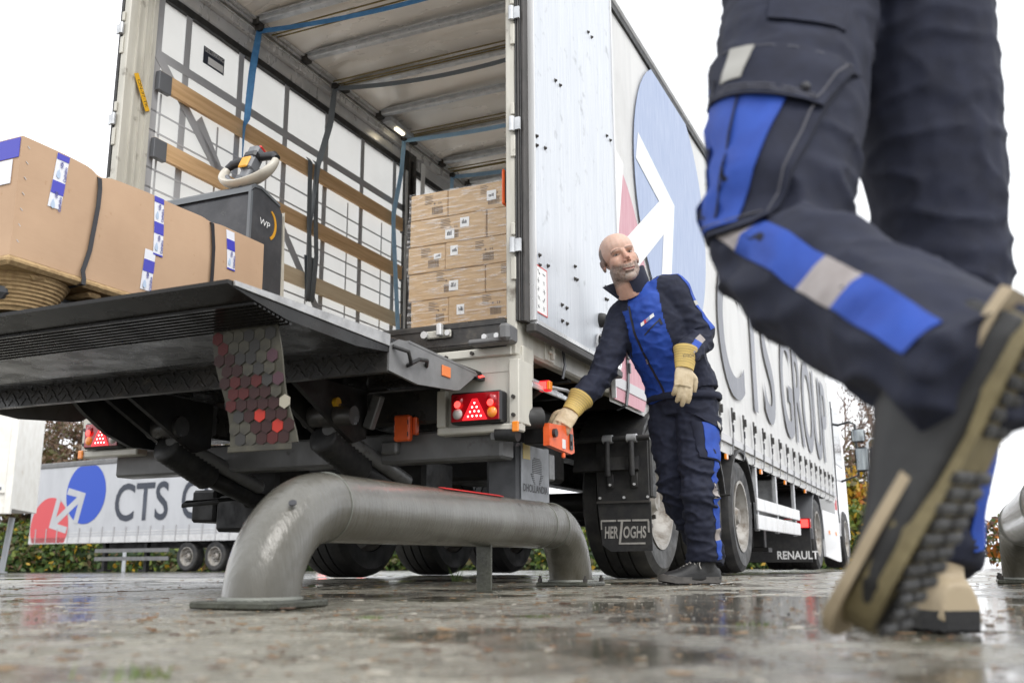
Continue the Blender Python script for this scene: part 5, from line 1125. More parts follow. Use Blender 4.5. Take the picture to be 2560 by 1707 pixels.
def patch(bv, corners, n, name, m, par, na=8, nb=8, off=.003, th=.003, reach=.12):
    """sheet lying on the surface: corners a,b,c,d (bilinear), projected along -n"""
    a, b, c, d = [V(p) for p in corners]; n = V(n).normalized(); G = []
    for i in range(na + 1):
        row = []
        for j in range(nb + 1):
            s, t = i / na, j / nb; p = a.lerp(b, s).lerp(d.lerp(c, s), t)
            h = bv.ray_cast(p + n * reach, -n, reach * 2.2)
            if h[0] is None: h = bv.find_nearest(p)
            row.append(h[0] + n * off if h[0] is not None else p)
        G.append(row)
    top = [[p for p in r_] for r_ in G]; mb = MB(); nn = nb + 1
    vs_ = [p for r_ in G for p in r_] + [p - n * th for r_ in G for p in r_]; K = (na + 1) * nn; fs = []
    for i in range(na):
        for j in range(nb):
            q = (i * nn + j, i * nn + j + 1, (i + 1) * nn + j + 1, (i + 1) * nn + j); fs.append(q); fs.append(tuple(K + k for k in q[::-1]))
    for i in range(na):
        for j in (0, nb): q = (i * nn + j, (i + 1) * nn + j); fs.append((q[0], q[1], K + q[1], K + q[0]))
    for j in range(nb):
        for i in (0, na): q = (i * nn + j, i * nn + j + 1); fs.append((q[0], q[1], K + q[1], K + q[0]))
    mb.add(vs_, fs); return mb.build(name, M_[m], par, smooth=50)
def seg_d(p, a, b):
    ab = b - a; t = max(0, min(1, (p - a).dot(ab) / ab.length_squared)); return (p - a - ab * t).length, t
def frame(o, x, y, z): M = Matrix((V(x), V(y), V(z))).transposed().to_4x4(); M.translation = V(o); return M
# ---- head ----
def vcol_mat(name, rough=.5, sss=.0):
    m = bpy.data.materials.new(name); m.use_nodes = True; b = m.node_tree.nodes['Principled BSDF']; a = nd(m.node_tree, 'ShaderNodeVertexColor', layer_name='Col'); nz = nd(m.node_tree, 'ShaderNodeTexNoise'); nz.inputs['Scale'].default_value = 500
    m.node_tree.links.new(a.outputs[0], b.inputs['Base Color']); b.inputs['Roughness'].default_value = rough; b.inputs['Subsurface Weight'].default_value = sss; b.inputs['Subsurface Radius'].default_value = (.012, .005, .003); b.inputs['Subsurface Scale'].default_value = 1.0
    bp = nd(m.node_tree, 'ShaderNodeBump'); bp.inputs['Distance'].default_value = .0006; m.node_tree.links.new(nz.outputs[0], bp.inputs['Height']); m.node_tree.links.new(bp.outputs[0], b.inputs['Normal']); M_[name] = m; return m
vcol_mat('skin', .48, .12)
def head(par, M, neck_to, hair=(.085, .07, .058), bald=True, voxel=.003):
    mb = MB(); E = lambda c, r_, **k: ellip(mb, c, r_, **k)
    E((0, -.012, .045), (.079, .100, .090)); E((0, .016, .058), (.071, .076, .070)); E((0, .020, -.030), (.061, .072, .080)); E((0, .058, -.097), (.031, .026, .024)); E((0, .034, -.080), (.051, .048, .040)); E((0, .052, -.045), (.046, .038, .045))
    for s in (-1, 1):
        E((s * .034, .046, -.016), (.030, .036, .036)); E((s * .044, .014, -.060), (.020, .046, .040)); E((s * .026, .074, .030), (.028, .018, .011)); E((s * .079, -.012, -.006), (.009, .018, .030)); E((s * .083, -.020, .008), (.006, .015, .019)); E((s * .0115, .096, -.030), (.0085, .012, .0075))
        E((s * .031, .0690, .0195), (.018, .012, .0050)); E((s * .031, .0675, .0035), (.018, .012, .0060)); E((s * .030, .066, -.034), (.016, .016, .022))
    limb(mb, [(0, .074, .034), (0, .088, .012), (0, .103, -.014), (0, .107, -.025)], [(.011, .011), (.013, .011), (.016, .013), (.012, .013)], (0, 1, 0), 12)
    E((0, .084, -.052), (.028, .012, .013)); E((0, .086, -.064), (.030, .010, .006)); E((0, .085, -.0755), (.024, .010, .007))
    N_ = M.inverted() @ V(neck_to); limb(mb, [(0, -.02, -.03), (0, -.012, -.09), N_], [(.060, .057), (.060, .060), (.070, .070)], (0, 1, 0))
    me = remesh(mb, voxel, 6)
    mz = lambda x: -.0700 + 6.5 * x * x + .05 * x
    for v in me.vertices:
        c = v.co
        if abs(c.x) < .032 and c.y > .05: d = (c.z - mz(c.x)) / .0022; v.co.y -= .0042 * math.exp(-d * d)
        for s in (-1, 1):     # smile folds
            if c.y > .04 and -.075 < c.z < -.025: d = (abs(c.x) - (.024 + (-.03 - c.z) * .32)) / .003; v.co.y -= .0016 * math.exp(-d * d) * (1 if c.x * s > 0 else 0)
    col = me.color_attributes.new('Col', 'FLOAT_COLOR', 'POINT'); sk = V((.50, .295, .215)); clamp = lambda t: max(0, min(1, t))
    for i, v in enumerate(me.vertices):
        x, y, z = v.co; c = sk.copy(); nn = noise.noise(v.co * 60); ax_ = abs(x)
        c = c.lerp(V((.56, .375, .295)), clamp((z - .01) / .05) * .9) * (1 + .05 * nn)  # skin paler towards the crown: sky light from above put into the colour
        if y > .075 and -.036 < z < .0 and ax_ < .022: c = c.lerp(V((.52, .25, .18)), .5)
        if ax_ > .072 and y < .02 and -.05 < z < .03: c = c.lerp(V((.48, .20, .15)), .5)
        edge = -.034 + .5 * max(0, ax_ - .04) + .006 * noise.noise(v.co * 90)
        br = clamp((edge - z) / .012) * (1 if y > -.035 else 0) * clamp((z + .128) / .02)
        if ax_ < .019 and z > -.045: br = 0
        line = abs(z - mz(x)); lip = ax_ < .028 and y > .055 and line < .0046
        if br > 0 and not lip:
            g = V((.095, .072, .056)).lerp(V((.33, .295, .26)), clamp(.25 + 1.1 * clamp((-.075 - z) / .02) * clamp(1 - ax_ / .04) + .9 * noise.noise((x * 160, y * 120, z * 170))))
            c = c.lerp(g, br * (.74 + .2 * nn))
        if lip: c = V((.36, .16, .125)) if line > .0015 else V((.09, .04, .035))
        if (ax_ > .064 and -.012 < z < .075 and y < .012) or (y < -.06 and -.05 < z < .085): c = c.lerp(V(hair), .82 if bald else 1)
        if not bald and z > .055 and y < .075: c = V(hair)
        if .009 < ax_ < .050 and y > .05 and abs(z - .0335 + (ax_ - .028) ** 2 * 9 - .0015 * nn) < .0046: c = c.lerp(V((.10, .06, .042)), .72)
        if y > .055 and ((ax_ - .031) / .017) ** 2 + ((z - .0115) / .0065) ** 2 < 1: c = c.lerp(V((.24, .12, .09)), .7)  # shade of the eye sockets put into the skin colour
        col.data[i].color = (*c, 1)
    me.transform(M); h = finish(me, 'head', ['skin'], par)
    for s in (-1, 1):
        e = MB(); ellip(e, (0, 0, 0), (.0115, .0100, .0040)); mm = e.mesh('eye', M_['eye_white'], 60); mm.transform(M @ Matrix.Translation((s * .0310, .0705, .0115))); eo = obj('eye', mm, h)
        e = MB(); ellip(e, (0, 0, 0), (.0050, .0035, .0040)); mm = e.mesh('iris', M_['eye_iris'], 60); mm.transform(M @ Matrix.Translation((s * .0310 + .002, .0785, .0115))); obj('iris', mm, eo)
    return h
# ---- boots ----
def boot(par, heel, toe, up, L=.30, mats=('boot_leather', 'boot_rubber'), shaft=.12, tread=None, laces=True, rim=None, name='boot', wide=1.0):
    x = (V(toe) - V(heel)).normalized(); z = V(up); z = (z - x * z.dot(x)).normalized(); y = z.cross(x); M = frame(heel, x, y, z); s = L / .30
    mb = MB(); sec = [(.0, .030, .070), (.02, .036, .085), (.07, .038, .10), (.12, .041, .105), (.17, .046, .085), (.215, .050, .066), (.255, .049, .058), (.285, .038, .050), (.300, .018, .040)]
    rings = []
    for t, w, h in sec:
        rings.append([V((t * s, wide * w * s * math.copysign(abs(math.cos(a)) ** .7, math.cos(a)), .022 + max(0, math.sin(a)) ** .75 * (h - .02) * s + min(0, math.sin(a)) * .01)) for a in [k * 2 * math.pi / 20 for k in range(20)]])
    mb.rings(rings); limb(mb, [(.065 * s, 0, .06), (.062 * s, 0, .11), (.060 * s, 0, .05 + shaft)], [(.052, .040), (.050, .042), (.056, .048)], (1, 0, 0))
    me = remesh(mb, .005, 3); me.transform(M); b = finish(me, name, [mats[0]], par)
    out = [(-.006, 0)] + [(.0, .026), (.02, .036), (.07, .039), (.11, .036), (.15, .041), (.20, .052), (.25, .052), (.285, .041), (.305, .018)] ; poly = [(-.006, .0)]
    prof = out[1:]; poly = [(a * s, w * s) for a, w in prof] + [(.309 * s, 0)] + [(a * s, -w * s) for a, w in prof[::-1]]
    def sole(poly, z0, z1, g0=1.0, g1=1.0):
        m = MB(); cx = .15 * s; r0 = [V((cx + (px - cx) * g0, py * g0, z0 + .010 * max(0, px / s - .24) / .06)) for px, py in poly]; r1 = [V((cx + (px - cx) * g1, py * g1, z1 + .012 * max(0, px / s - .24) / .06)) for px, py in poly]; m.rings([r0, r1]); return m
    m = sole(poly, .006, .034, 1.0, 1.02).mesh('sole', M_[mats[1]], 40); m.transform(M); so = obj('sole', m, b)
    for sg in (-1, 1):
        lug = MB()
        for k in range(20):
            px = .008 + k * .0150
            if .105 < px < .135: continue
            w = .03 if px < .1 else .044 if px < .25 else .03
            lug.box((px - .006) * s, (px + .006) * s, *sorted((sg * .003 * s, sg * (w + .004 * (k % 2)) * s)), .001, .008, c=.003)
        m = lug.mesh('sole_lugs', M_[tread or mats[1]]); m.transform(M); lo = obj('sole_lugs', m, so); lo['kind'] = 'stuff'
    if rim: m = sole(poly, .038, .049, 1.13, 1.12).mesh('mid_sole', M_[rim], 40); m.transform(M); obj('mid_sole', m, b)
    if laces:
        lc = MB()
        for k in range(6):
            t = .105 + k * .017; zz = .118 - k * .0085
            lc.tube([(t * s, -.03, zz - .018), (t * s + .006, 0, zz), (t * s + .014, .03, zz - .02)], .0030, 6); lc.tube([(t * s, .03, zz - .018), (t * s + .006, 0, zz + .001), (t * s + .014, -.03, zz - .02)], .0030, 6)
        lc.tube([(.10, .0, .122), (.11, .03, .115), (.125, .045, .085), (.12, .05, .07)], .0030, 6)
        m = lc.mesh('laces', M_['lace'], 60); m.transform(M); obj('laces', m, b)
        cap = MB(); cap.rings([[V((t * s, w * s * 1.06 * math.cos(a), .03 + max(0, math.sin(a)) ** .8 * hh)) for a in [math.pi * k / 12 for k in range(13)]] for t, w, hh in ((.245, .050, .018), (.275, .044, .022), (.298, .026, .018), (.306, .008, .008))], closed=False, cap=False)
        m = cap.mesh('toe_cap', M_[mats[1]], 60); m.transform(M); obj('toe_cap', m, b)
    return b
# ---- gloved hand ----
def glove(par, wrist, d, n, side, curl, spread=.0, thumb=(.6, .5), cuff_to=None, cuff_r=(.052, .046), scale=1.0):
    """d: to fingertips, n: back of hand, side: +1 thumb towards d x n"""
    d = V(d).normalized(); n = V(n); n = (n - d * n.dot(d)).normalized(); a = d.cross(n) * side; w = V(wrist); S = scale; mb = MB()
    limb(mb, [w - d * .01, w + d * .03 * S, w + d * .085 * S], [(.022 * S, .032 * S), (.021 * S, .042 * S), (.016 * S, .043 * S)], n)
    for k, (off, ln, r_) in enumerate(((.031, .072, .0115), (.0105, .082, .012), (-.0105, .076, .0115), (-.031, .058, .0105))):
        base = w + d * (.082 - .006 * abs(k - 1)) * S + a * off * S; dd = (d + a * (off * spread * 10)).normalized(); p = base - d * .02; pts = [p, base]; c_ = curl[k] if isinstance(curl, (list, tuple)) else curl
        ang = 0
        for f in (.45, .32, .26): ang += c_; q = dd * math.cos(ang) - n * math.sin(ang); pts.append(pts[-1] + q * ln * S * f)
        limb(mb, pts, [r_ * S, r_ * 1.02 * S, r_ * S, r_ * .95 * S, r_ * .72 * S], n, 10, 3)
    tb = w + d * .022 * S + a * .026 * S; t1 = (d * .55 + a * thumb[0] - n * thumb[1]).normalized(); t2 = (d * .9 + a * thumb[0] * .2 - n * thumb[1]).normalized()
    limb(mb, [tb - a * .01, tb + t1 * .034 * S, tb + t1 * .034 * S + t2 * .034 * S, tb + t1 * .034 * S + t2 * .056 * S], [.017 * S, .015 * S, .0135 * S, .009 * S], n, 10, 3)
    me = remesh(mb, .0036, 2); folds(me, .0012, 3, (60, 60, 60)); g = finish(me, 'glove', ['glove_hide'], par)
    ct = V(cuff_to) if cuff_to is not None else w - d * .1
    cu = MB(); limb(cu, [w + d * .012, w.lerp(ct, .4), ct], [(.030 * S, .040 * S), (.036 * S, .046 * S), cuff_r], n, 20); m = cu.mesh('glove_cuff', M_['glove_cuff'], 60); co_ = obj('glove_cuff', m, g)
    ln_ = MB(); ax = (ct - w).normalized()
    for k in range(7):
        t = .12 + k * .12; c_ = w.lerp(ct, t); ra = .030 + (.036 - .030) * min(1, t / .4) if t < .4 else .036 + (cuff_r[0] - .036) * (t - .4) / .6; rb = .040 + .006 * min(1, t / .4) if t < .4 else .046 + (cuff_r[1] - .046) * (t - .4) / .6
        h = (n - ax * n.dot(ax)).normalized(); b_ = ax.cross(h); ln_.tube([c_ + h * math.cos(q * math.pi / 12) * (ra + .0012) * S + b_ * math.sin(q * math.pi / 12) * (rb + .0012) * S for q in range(25)], .0005, 4)
    obj('cuff_stripe', ln_.mesh('cuff_stripe', M_['ink'], 60), co_)
    return g, co_
# ================================================================ the man at the control box
MAN = thing('person', 'bald bearded man in blue and navy workwear leaning to the lift control, yellow work gloves', 'person', (.86, 4.76, 0))
def man_local(o):
    o.matrix_parent_inverse = Matrix.Translation((-.86, -4.76, 0)); return o
class Par:   # children are modelled in world space: cancel the offset of the parent
    pass
J = dict(pelvis=(.843, 4.80, .90), waist=(.808, 4.77, 1.03), chest=(.715, 4.705, 1.215), upch=(.66, 4.68, 1.345), neckb=(.598, 4.655, 1.428), shL=(.780, 4.615, 1.395), elL=(.909, 4.62, 1.161), wrL=(.812, 4.47, 1.03), shR=(.568, 4.755, 1.30), elR=(.43, 4.70, .985), wrR=(.292, 4.605, .828),
         hipL=(.905, 4.745, .82), hipR=(.785, 4.85, .835), knL=(.885, 4.665, .44), knR=(.80, 4.83, .46), anL=(.903, 4.712, .14), anR=(.962, 4.962, .14))
J = {k: V(v) for k, v in J.items()}
FM = V((-.65, -.76, 0)).normalized(); LM = V((.76, -.65, 0)).normalized()
def man_part(o): o.matrix_parent_inverse = MAN.matrix_basis.inverted(); return o
MAN.location = (.86, 4.76, 0); bpy.context.view_layer.update()
# trousers
mb = MB()
limb(mb, [J['pelvis'] + V((-.02, 0, .10)), J['pelvis'], (J['hipL'] + J['hipR']) / 2 + V((0, 0, -.03))], [(.125, .165), (.130, .175), (.115, .165)], FM)
for s in 'LR':
    h, k, a = J['hip' + s], J['kn' + s], J['an' + s]
    limb(mb, [h + V((0, 0, .05)), h + V((0, 0, -.06)), h.lerp(k, .55), k, k.lerp(a, .5), a + V((0, 0, .03)), a + V((0, 0, -.045))], [(.105, .10), (.110, .104), (.098, .094), (.086, .082), (.084, .080), (.080, .078), (.082, .080)], FM)
tr = remesh(mb, .0065, 5); folds(tr, .017, 2.2, (7, 7, 13), lambda c: .55 + .9 * math.exp(-((c[2] - .44) / .16) ** 2) + .5 * math.exp(-((c[2] - .12) / .08) ** 2))
trb = bvh(tr); TRO = man_part(finish(tr, 'trousers', ['cloth_navy'], MAN))
def mp(*a, par=None, **k):
    o = patch(*a, par if par else MAN, **k)
    if par is None: man_part(o)
    return o
OL = (LM * .93 - FM * -.25).normalized()     # outer side of the left leg as the camera sees it
on = V((.72, -.69, 0))
def strip(bv, pts, halfw, n, name, m, par, **k):
    for i in range(len(pts) - 1):
        a, b = V(pts[i]), V(pts[i + 1]); t = (b - a).normalized(); w = t.cross(V(n).normalized()).normalized() * halfw
        patch(bv, (a - w, a + w, b + w, b - w), n, name, m if isinstance(m, str) else m[i], par, na=3, nb=6, **k)
kl, al, hl = J['knL'], J['anL'], J['hipL']; nL = V((.80, -.6, 0))
strip(trb, [hl.lerp(kl, .62) + nL * .08, kl + nL * .075 + V((0, 0, .02)), kl + nL * .075 + V((0, 0, -.05)), kl.lerp(al, .62) + nL * .072, kl.lerp(al, .80) + nL * .072, al + nL * .072 + V((0, 0, -.045))], .022, nL, 'leg_stripe', ['cloth_blue', 'cloth_grey', 'cloth_blue', 'cloth_grey', 'cloth_blue'], TRO, off=.0035)
nP = V((.48, -.87, 0)).normalized(); c0 = hl.lerp(kl, .36) + nP * .09; rt = V((.87, .48, 0))
patch(trb, (c0 - rt * .075 + V((0, 0, .075)), c0 + rt * .085 + V((0, 0, .06)), c0 + rt * .07 + V((0, 0, -.125)), c0 - rt * .078 + V((0, 0, -.10))), nP, 'cargo_pocket', 'cloth_navy', TRO, off=.012, th=.012)
patch(trb, (c0 - rt * .04 + V((0, 0, .07)), c0 + rt * .06 + V((0, 0, .055)), c0 + rt * .05 + V((0, 0, -.115)), c0 - rt * .045 + V((0, 0, -.10))), nP, 'pocket_panel', 'cloth_blue', TRO, off=.015, th=.004)
patch(trb, (c0 - rt * .085 + V((0, 0, .125)), c0 + rt * .095 + V((0, 0, .09)), c0 + rt * .095 + V((0, 0, .02)), c0 - rt * .03 + V((0, 0, .075))), nP, 'pocket_flap', 'cloth_navy', TRO, off=.021, th=.005)
patch(trb, (c0 + rt * .035 + V((0, 0, .075)), c0 + rt * .058 + V((0, 0, .065)), c0 + rt * .062 + V((0, 0, .035)), c0 + rt * .038 + V((0, 0, .045))), nP, 'reflective_tab', 'reflect_tab', TRO, off=.024, th=.002)
# jacket
mb = MB(); tor = [J['pelvis'] + V((.01, 0, .0)), J['pelvis'] + V((-.005, 0, .06)), J['waist'], J['chest'], J['upch'], J['neckb'] + V((.01, .01, -.01))]
limb(mb, tor, [(.148, .188), (.150, .190), (.140, .176), (.142, .190), (.118, .165), (.062, .075)], FM)
limb(mb, [J['shR'] + (J['upch'] - J['shR']) * .6, J['shR'], J['shR'].lerp(J['elR'], .5), J['elR'], J['elR'].lerp(J['wrR'], .5), J['elR'].lerp(J['wrR'], .80)], [.09, .088, .072, .065, .058, .050], FM)
limb(mb, [J['shL'] + (J['upch'] - J['shL']) * .6, J['shL'], J['shL'].lerp(J['elL'], .5), J['elL'], J['elL'].lerp(J['wrL'], .6), J['wrL']], [.09, .090, .076, .070, .062, .054], FM)
jk = remesh(mb, .0065, 5)
def jw(c):
    p = V(c); return .45 + 1.1 * math.exp(-((p - J['elL']).length / .13) ** 2) + .9 * math.exp(-((p - J['elR']).length / .14) ** 2) + .5 * math.exp(-((p - J['wrL']).length / .1) ** 2)
folds(jk, .014, 6.1, (8, 8, 13), jw)
ax0, ax1 = J['pelvis'], J['upch']; upT = (ax1 - ax0).normalized(); fT = (FM - upT * FM.dot(upT)).normalized(); lT = upT.cross(fT)
def jcls(c, n):
    dt = seg_d(c, J['pelvis'], J['waist'])[0]; dt = min(dt, seg_d(c, J['waist'], J['chest'])[0], seg_d(c, J['chest'], J['upch'])[0])
    dR = min(seg_d(c, J['shR'], J['elR'])[0], seg_d(c, J['elR'], J['wrR'])[0]); dL = min(seg_d(c, J['shL'], J['elL'])[0], seg_d(c, J['elL'], J['wrL'])[0])
    q = c - J['chest']; lx, fy, uz = q.dot(lT), q.dot(fT), q.dot(upT)
    if min(dR, dL) < .10 and (abs(lx) > .135 or min(dR, dL) < dt - .02) and (dR < .095 or dL < .098): return 0
    if uz > .155 and (lx < -.045): return 0
    if fy < -.02: return 0
    if lx > .118 - .18 * max(0, -uz - .1): return 0
    return 1
jkb = bvh(jk); JKT = man_part(finish(jk, 'jacket', ['cloth_navy', 'cloth_blue'], MAN, jcls))
JKT_n = JKT
# sleeve stripe with grey patches on the left arm
nS = V((.80, -.55, .22)); shl, ell, wrl = J['shL'], J['elL'], J['wrL']
strip(jkb, [shl + V((-.03, .0, .09)), shl + nS * .085 + V((.0, 0, .02)), shl.lerp(ell, .33) + nS * .08, shl.lerp(ell, .42) + nS * .08, shl.lerp(ell, .95) + nS * .07], .021, V((.62, -.62, .48)), 'sleeve_stripe', ['cloth_blue', 'cloth_blue', 'reflect_tab', 'cloth_blue'], JKT, off=.004)
strip(jkb, [ell + V((-.01, -.07, -.02)), ell.lerp(wrl, .35) + V((.0, -.06, 0)), ell.lerp(wrl, .62) + V((0, -.055, 0)), wrl + V((0, -.055, .01))], .019, V((.25, -.95, .1)), 'sleeve_stripe', ['cloth_grey', 'cloth_blue', 'cloth_grey'], JKT, off=.004)
# zip, chest pocket, emblem, collar
def tp(lx, uz, f=.16): return J['chest'] + lT * lx + upT * uz + fT * f
strip(jkb, [tp(-.035, .17), tp(-.04, .05), tp(-.035, -.10), tp(-.02, -.30)], .006, fT, 'zip_fastener', 'zip', JKT, off=.003, reach=.2)
patch(jkb, (tp(-.041, -.10), tp(-.034, -.10), tp(-.034, -.125), tp(-.041, -.125)), fT, 'zip_pull', 'metal_pull', JKT, 2, 2, .007, reach=.2)
strip(jkb, [tp(.01, .015), tp(.105, .062)], .003, fT, 'chest_zip', 'zip', JKT, off=.003, reach=.2); strip(jkb, [tp(-.085, .0), tp(-.12, -.075)], .003, fT, 'chest_zip', 'zip', JKT, off=.003, reach=.2)
patch(jkb, (tp(.098, .064), tp(.106, .066), tp(.110, .035), tp(.100, .035)), fT, 'zip_pull', 'zip', JKT, 2, 2, .006, reach=.2)
for lx, m, w in ((.038, 'red_print', .011), (.052, 'blue_faded_haze', .011), (.019, 'paper', .010), (.072, 'paper', .010)): patch(jkb, (tp(lx - w, .068 + lx * .35), tp(lx + w, .074 + lx * .35), tp(lx + w, .058 + lx * .35), tp(lx - w, .052 + lx * .35)), fT, 'chest_emblem', m, JKT, 2, 2, .004, .002, reach=.2)
# stand-up collar, open at the front, tips folded out
col = MB(); rows = []; nb_ = J['neckb'] + V((.01, .01, -.02)); upN = V((-.25, -.1, .95)).normalized(); fN = (FM - upN * FM.dot(upN)).normalized(); lN = upN.cross(fN)
for k in range(25):
    a = R(28 + k * (304) / 24); e = abs(k - 12) / 12; fl = .030 * max(0, e - .55) / .45; r_ = .080 + fl
    p = nb_ + fN * math.cos(a) * .082 + lN * math.sin(a) * .084 - upN * .02; q = nb_ + fN * (math.cos(a) * r_ + fl * .9) + lN * (math.sin(a) * (r_ + (.075 * max(0, k - 16) / 8))) + upN * (.078 + .034 * max(0, math.sin(a)) - .024 * max(0, e - .6) / .4)
    mid = p.lerp(q, .5) + (q - nb_).normalized() * .004; rows.append([p, mid, q, q - (q - nb_).normalized() * .006, mid - (mid - nb_).normalized() * .006, p - (p - nb_).normalized() * .006])
col.rings(rows); obj('collar', col.mesh('collar', M_['cloth_navy'], 50), JKT)
# belt hem of the jacket
hz = MB(); hr = []
for k in range(33):
    a = k * 2 * math.pi / 32; c = J['pelvis'] + V((.01, 0, -.012)); hr.append([c + FM * math.cos(a) * (.150 + d1) + LM * math.sin(a) * (.190 + d1) + V((0, 0, zz)) for d1, zz in ((0, .02), (.006, .01), (.006, -.008), (0, -.014), (-.012, 0))])
hz.rings(hr, cap=False); obj('jacket_hem', hz.mesh('jacket_hem', M_['cloth_navy'], 60), JKT)
# head, neck shirt
uh = V((-.31, -.02, .95)).normalized(); fh = V((.17, -.95, -.12)); fh = (fh - uh * fh.dot(uh)).normalized(); lh = fh.cross(uh)      # x = person's left = to the right in the picture
HD = man_part(head(MAN, frame((.535, 4.605, 1.55), lh * 1.10, fh * 1.06, uh * 1.04), J['neckb'] + V((0, 0, -.03))))
ns = MB(); limb(ns, [J['neckb'] + V((.0, .0, -.03)), J['neckb'] + V((-.012, -.008, .03))], [(.072, .072), (.064, .064)], FM); man_part(ns.build('undershirt', M_['cloth_navy'], MAN, smooth=60))
BL = man_part(boot(MAN, (.962, 4.735, .0), (.672, 4.615, .0), (0, 0, 1), .305)); BR = man_part(boot(MAN, (1.018, 4.985, .0), (.728, 4.865, .0), (0, 0, 1), .305))
for b, (hx, hy) in ((BL, (.962, 4.735)),):
    for ox, oy, oz in ((.055, -.035, .118),): mp_ = MB().tube([(hx - .075 + .010 * math.cos(t), hy - .075 + .003 * math.cos(t), .125 + .010 * math.sin(t)) for t in [k * math.pi / 6 for k in range(11)]], .003, 6).build('pull_loop', M_['yellow'], b)
g, c_ = glove(MAN, (.800, 4.45, .985), (-.10, -.06, -1), (.30, -.95, .1), -1, [.16, .22, .26, .3], .10, (.75, .25), cuff_to=(.815, 4.475, 1.075), cuff_r=(.056, .060), scale=1.12); man_part(g)
place_text('cuff_letters', 'WORKER', .016, c_, (.838, 4.388, 1.035), (-1, .0, 0), (.0, .05, -1), M_['ink'], width=.055)
g, c_ = glove(MAN, (.282, 4.595, .806), (-.52, -.36, -.78), (.15, -.80, .58), 1, [.42, .5, .55, .6], .06, (.8, .55), cuff_to=(.330, 4.628, .872), cuff_r=(.062, .066), scale=1.12); man_part(g)
# ================================================================ the person walking past, close to the camera
WK = thing('person', 'person in navy and blue work trousers walking past close to the camera, seen from behind', 'person', (.60, 1.45, 0)); bpy.context.view_layer.update()
def wk_part(o): o.matrix_parent_inverse = WK.matrix_basis.inverted(); return o
FW = V((-.35, .94, 0)).normalized(); LW = V((-.94, -.35, 0)).normalized()
H = dict(pel=(.545, 1.44, 1.06), hipL=(.462, 1.41, 1.0), hipR=(.668, 1.46, 1.02), knL=(.348, 1.235, .50), anL=(.432, .93, .292), knR=(.690, 1.50, .55), anR=(.655, 1.60, .075)); H = {k: V(v) for k, v in H.items()}
mb = MB()
limb(mb, [H['pel'] + V((0, 0, .12)), H['pel'], (H['hipL'] + H['hipR']) / 2 + V((0, 0, -.04))], [(.125, .175), (.140, .185), (.125, .170)], FW)
hl, kl, al = H['hipL'], H['knL'], H['anL']; sh = (al - kl).normalized()
limb(mb, [hl + V((0, 0, .06)), hl + V((0, 0, -.04)), hl.lerp(kl, .5), hl.lerp(kl, .85), kl + V((-.01, .02, -.02))], [(.120, .115), (.124, .120), (.110, .112), (.094, .096), (.076, .076)], FW)
limb(mb, [kl + V((0, .03, .01)), kl.lerp(al, .25), kl.lerp(al, .6), al, al + sh * .05], [(.080, .080), (.086, .084), (.083, .080), (.076, .076), (.080, .080)], (0, 0, 1))
hr, kr, ar = H['hipR'], H['knR'], H['anR']
limb(mb, [hr + V((0, 0, .06)), hr + V((0, 0, -.04)), hr.lerp(kr, .5), kr, kr.lerp(ar, .5), ar + V((0, 0, .06)), ar + V((0, 0, .012))], [(.120, .118), (.126, .122), (.112, .114), (.098, .098), (.092, .088), (.082, .080), (.082, .080)], FW)
wt = remesh(mb, .007, 5)
def ww(c):
    p = V(c); return .35 + 1.0 * math.exp(-((p - kl).length / .16) ** 2) + .8 * math.exp(-((p - al).length / .14) ** 2) + .7 * math.exp(-((p - ar).length / .2) ** 2) + .4 * math.exp(-((p - kr).length / .16) ** 2)
folds(wt, .019, 11.3, (8, 8, 14), ww, .2)
wtb = bvh(wt); WT = wk_part(finish(wt, 'trousers', ['cloth_navy'], WK))
nK = V((-.45, -.89, .0)).normalized(); rK = V((.89, -.45, 0)).normalized()
pc = hl.lerp(kl, .63) + nK * .1 + V((.02, 0, 0))
def wp_(a, z, o=0): return pc + rK * a + V((0, 0, z)) + nK * o
patch(wtb, (wp_(-.105, .09), wp_(.075, .055), wp_(-.01, -.165), wp_(-.135, -.165)), nK, 'cargo_pocket', 'cloth_navy', WT, 10, 10, .016, .014, reach=.2)
patch(wtb, (wp_(-.115, .10), wp_(.03, .065), wp_(-.055, -.155), wp_(-.13, -.155)), nK, 'pocket_panel', 'cloth_blue', WT, 10, 10, .021, .004, reach=.2)
patch(wtb, (wp_(-.045, .09), wp_(-.042, .09), wp_(-.085, -.14), wp_(-.088, -.14)), nK, 'pocket_seam', 'cloth_navy', WT, 2, 10, .0245, .004, reach=.2)
patch(wtb, (wp_(-.112, .135), wp_(.095, .085), wp_(.055, .0), wp_(-.135, .062)), nK, 'pocket_flap', 'cloth_navy', WT, 10, 6, .030, .007, reach=.2)
patch(wtb, (wp_(-.065, .118), wp_(-.028, .108), wp_(-.048, .062), wp_(-.082, .068)), nK, 'reflective_tab', 'reflect_tab', WT, 4, 4, .0325, .003, reach=.2)
for ca_, cb_ in (((-.128, .070), (.048, .010)), ((-.128, .077), (.046, .017)), ((.083, .078), (.048, .010)), ((-.108, .128), (.088, .080))):
    strip(wtb, [wp_(*ca_), wp_(*cb_)], .0009, nK, 'stitching', 'cloth_seam', WT, off=.0315, reach=.2)
for ca_, cb_ in (((.050, .02), (-.012, -.155)), ((-.125, -.150), (-.02, -.150))): strip(wtb, [wp_(*ca_), wp_(*cb_)], .0009, nK, 'stitching', 'cloth_seam', WT, off=.0225, reach=.2)
sn = MB(); ellip(sn, wtb.find_nearest(wp_(.04, .03))[0] + nK * .031, (.007, .007, .007)); obj('snap_fastener', sn.mesh('snap_fastener', M_['zip'], 60), WT)
patch(wtb, (wp_(-.01, .30), wp_(.085, .27), wp_(.08, .15), wp_(-.02, .18)), nK, 'back_pocket', 'cloth_navy', WT, 8, 8, .007, .006, reach=.25)
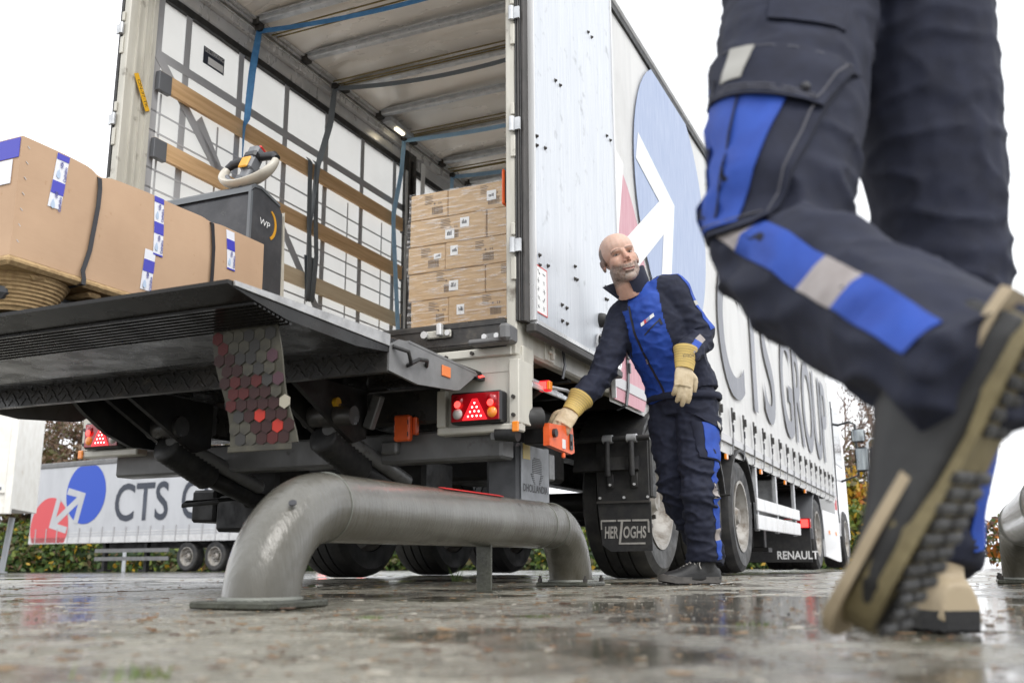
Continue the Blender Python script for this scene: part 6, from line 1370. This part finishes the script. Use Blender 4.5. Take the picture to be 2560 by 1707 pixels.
nC = V((-.62, -.45, .28)); q = lambda t, o=0: kl.lerp(al, t) + nC.normalized() * .085
strip(wtb, [q(-.10), q(.10), q(.52), q(.72), q(.84), q(1.06)], .023, V((-.40, -.86, .22)), 'leg_stripe', ['cloth_grey', 'cloth_blue', 'cloth_grey', 'cloth_blue', 'cloth_blue'], WT, off=.004, reach=.2)
strip(wtb, [kr + V((.05, -.07, -.05)), kr.lerp(ar, .5) + V((.06, -.06, 0)), ar + V((.06, -.05, .05))], .028, V((.8, -.6, 0)), 'leg_stripe', 'cloth_blue', WT, off=.004, reach=.2)
wk_part(boot(WK, (.492, .862, .312), (.408, .945, .122), (-.60, .50, .62), .325, ('boot_leather', 'boot_olive'), .055, tread='rubber', laces=False, rim='boot_tan', wide=1.1))
wk_part(boot(WK, (.672, 1.515, .0), (.628, 1.82, .0), (0, 0, 1), .31, ('boot_tan', 'rubber'), .10, laces=False))
# upper body of the walking person (above the picture)
mb = MB(); limb(mb, [H['pel'] + V((0, 0, .03)), H['pel'] + V((0, 0, .14)), (.54, 1.45, 1.36), (.53, 1.46, 1.48), (.53, 1.47, 1.56)], [(.145, .19), (.15, .195), (.145, .20), (.12, .17), (.06, .07)], FW)
for sd, el, wr in ((1, (.27, 1.30, 1.24), (.24, 1.55, 1.28)), (-1, (.80, 1.55, 1.24), (.74, 1.80, 1.30))):
    shp = V((.53, 1.46, 1.46)) + LW * sd * .19; limb(mb, [shp - LW * sd * .1, shp, shp.lerp(V(el), .5), el, wr], [.085, .085, .07, .065, .05], FW)
wj = remesh(mb, .009, 5); folds(wj, .010, 4.4, (9, 9, 14)); wk_part(finish(wj, 'jacket', ['cloth_navy', 'cloth_blue'], WK, lambda c, n: 1 if n.dot(FW) > .2 and abs((c - V((.54, 1.45, c.z))).dot(LW)) < .15 else 0))
wk_part(head(WK, frame((.525, 1.49, 1.70), FW.cross(V((0, 0, 1))), FW, (0, 0, 1)), (.53, 1.47, 1.54), bald=False, voxel=.005))
for sd, wr, dd in ((1, (.24, 1.55, 1.28), (-.05, 1, .15)), (-1, (.74, 1.80, 1.30), (-.2, 1, .2))):
    g, c_ = glove(WK, wr, dd, LW * sd, sd, [.2, .25, .3, .3], .05, cuff_to=V(wr) - V(dd).normalized() * .07, scale=1.1); wk_part(g)
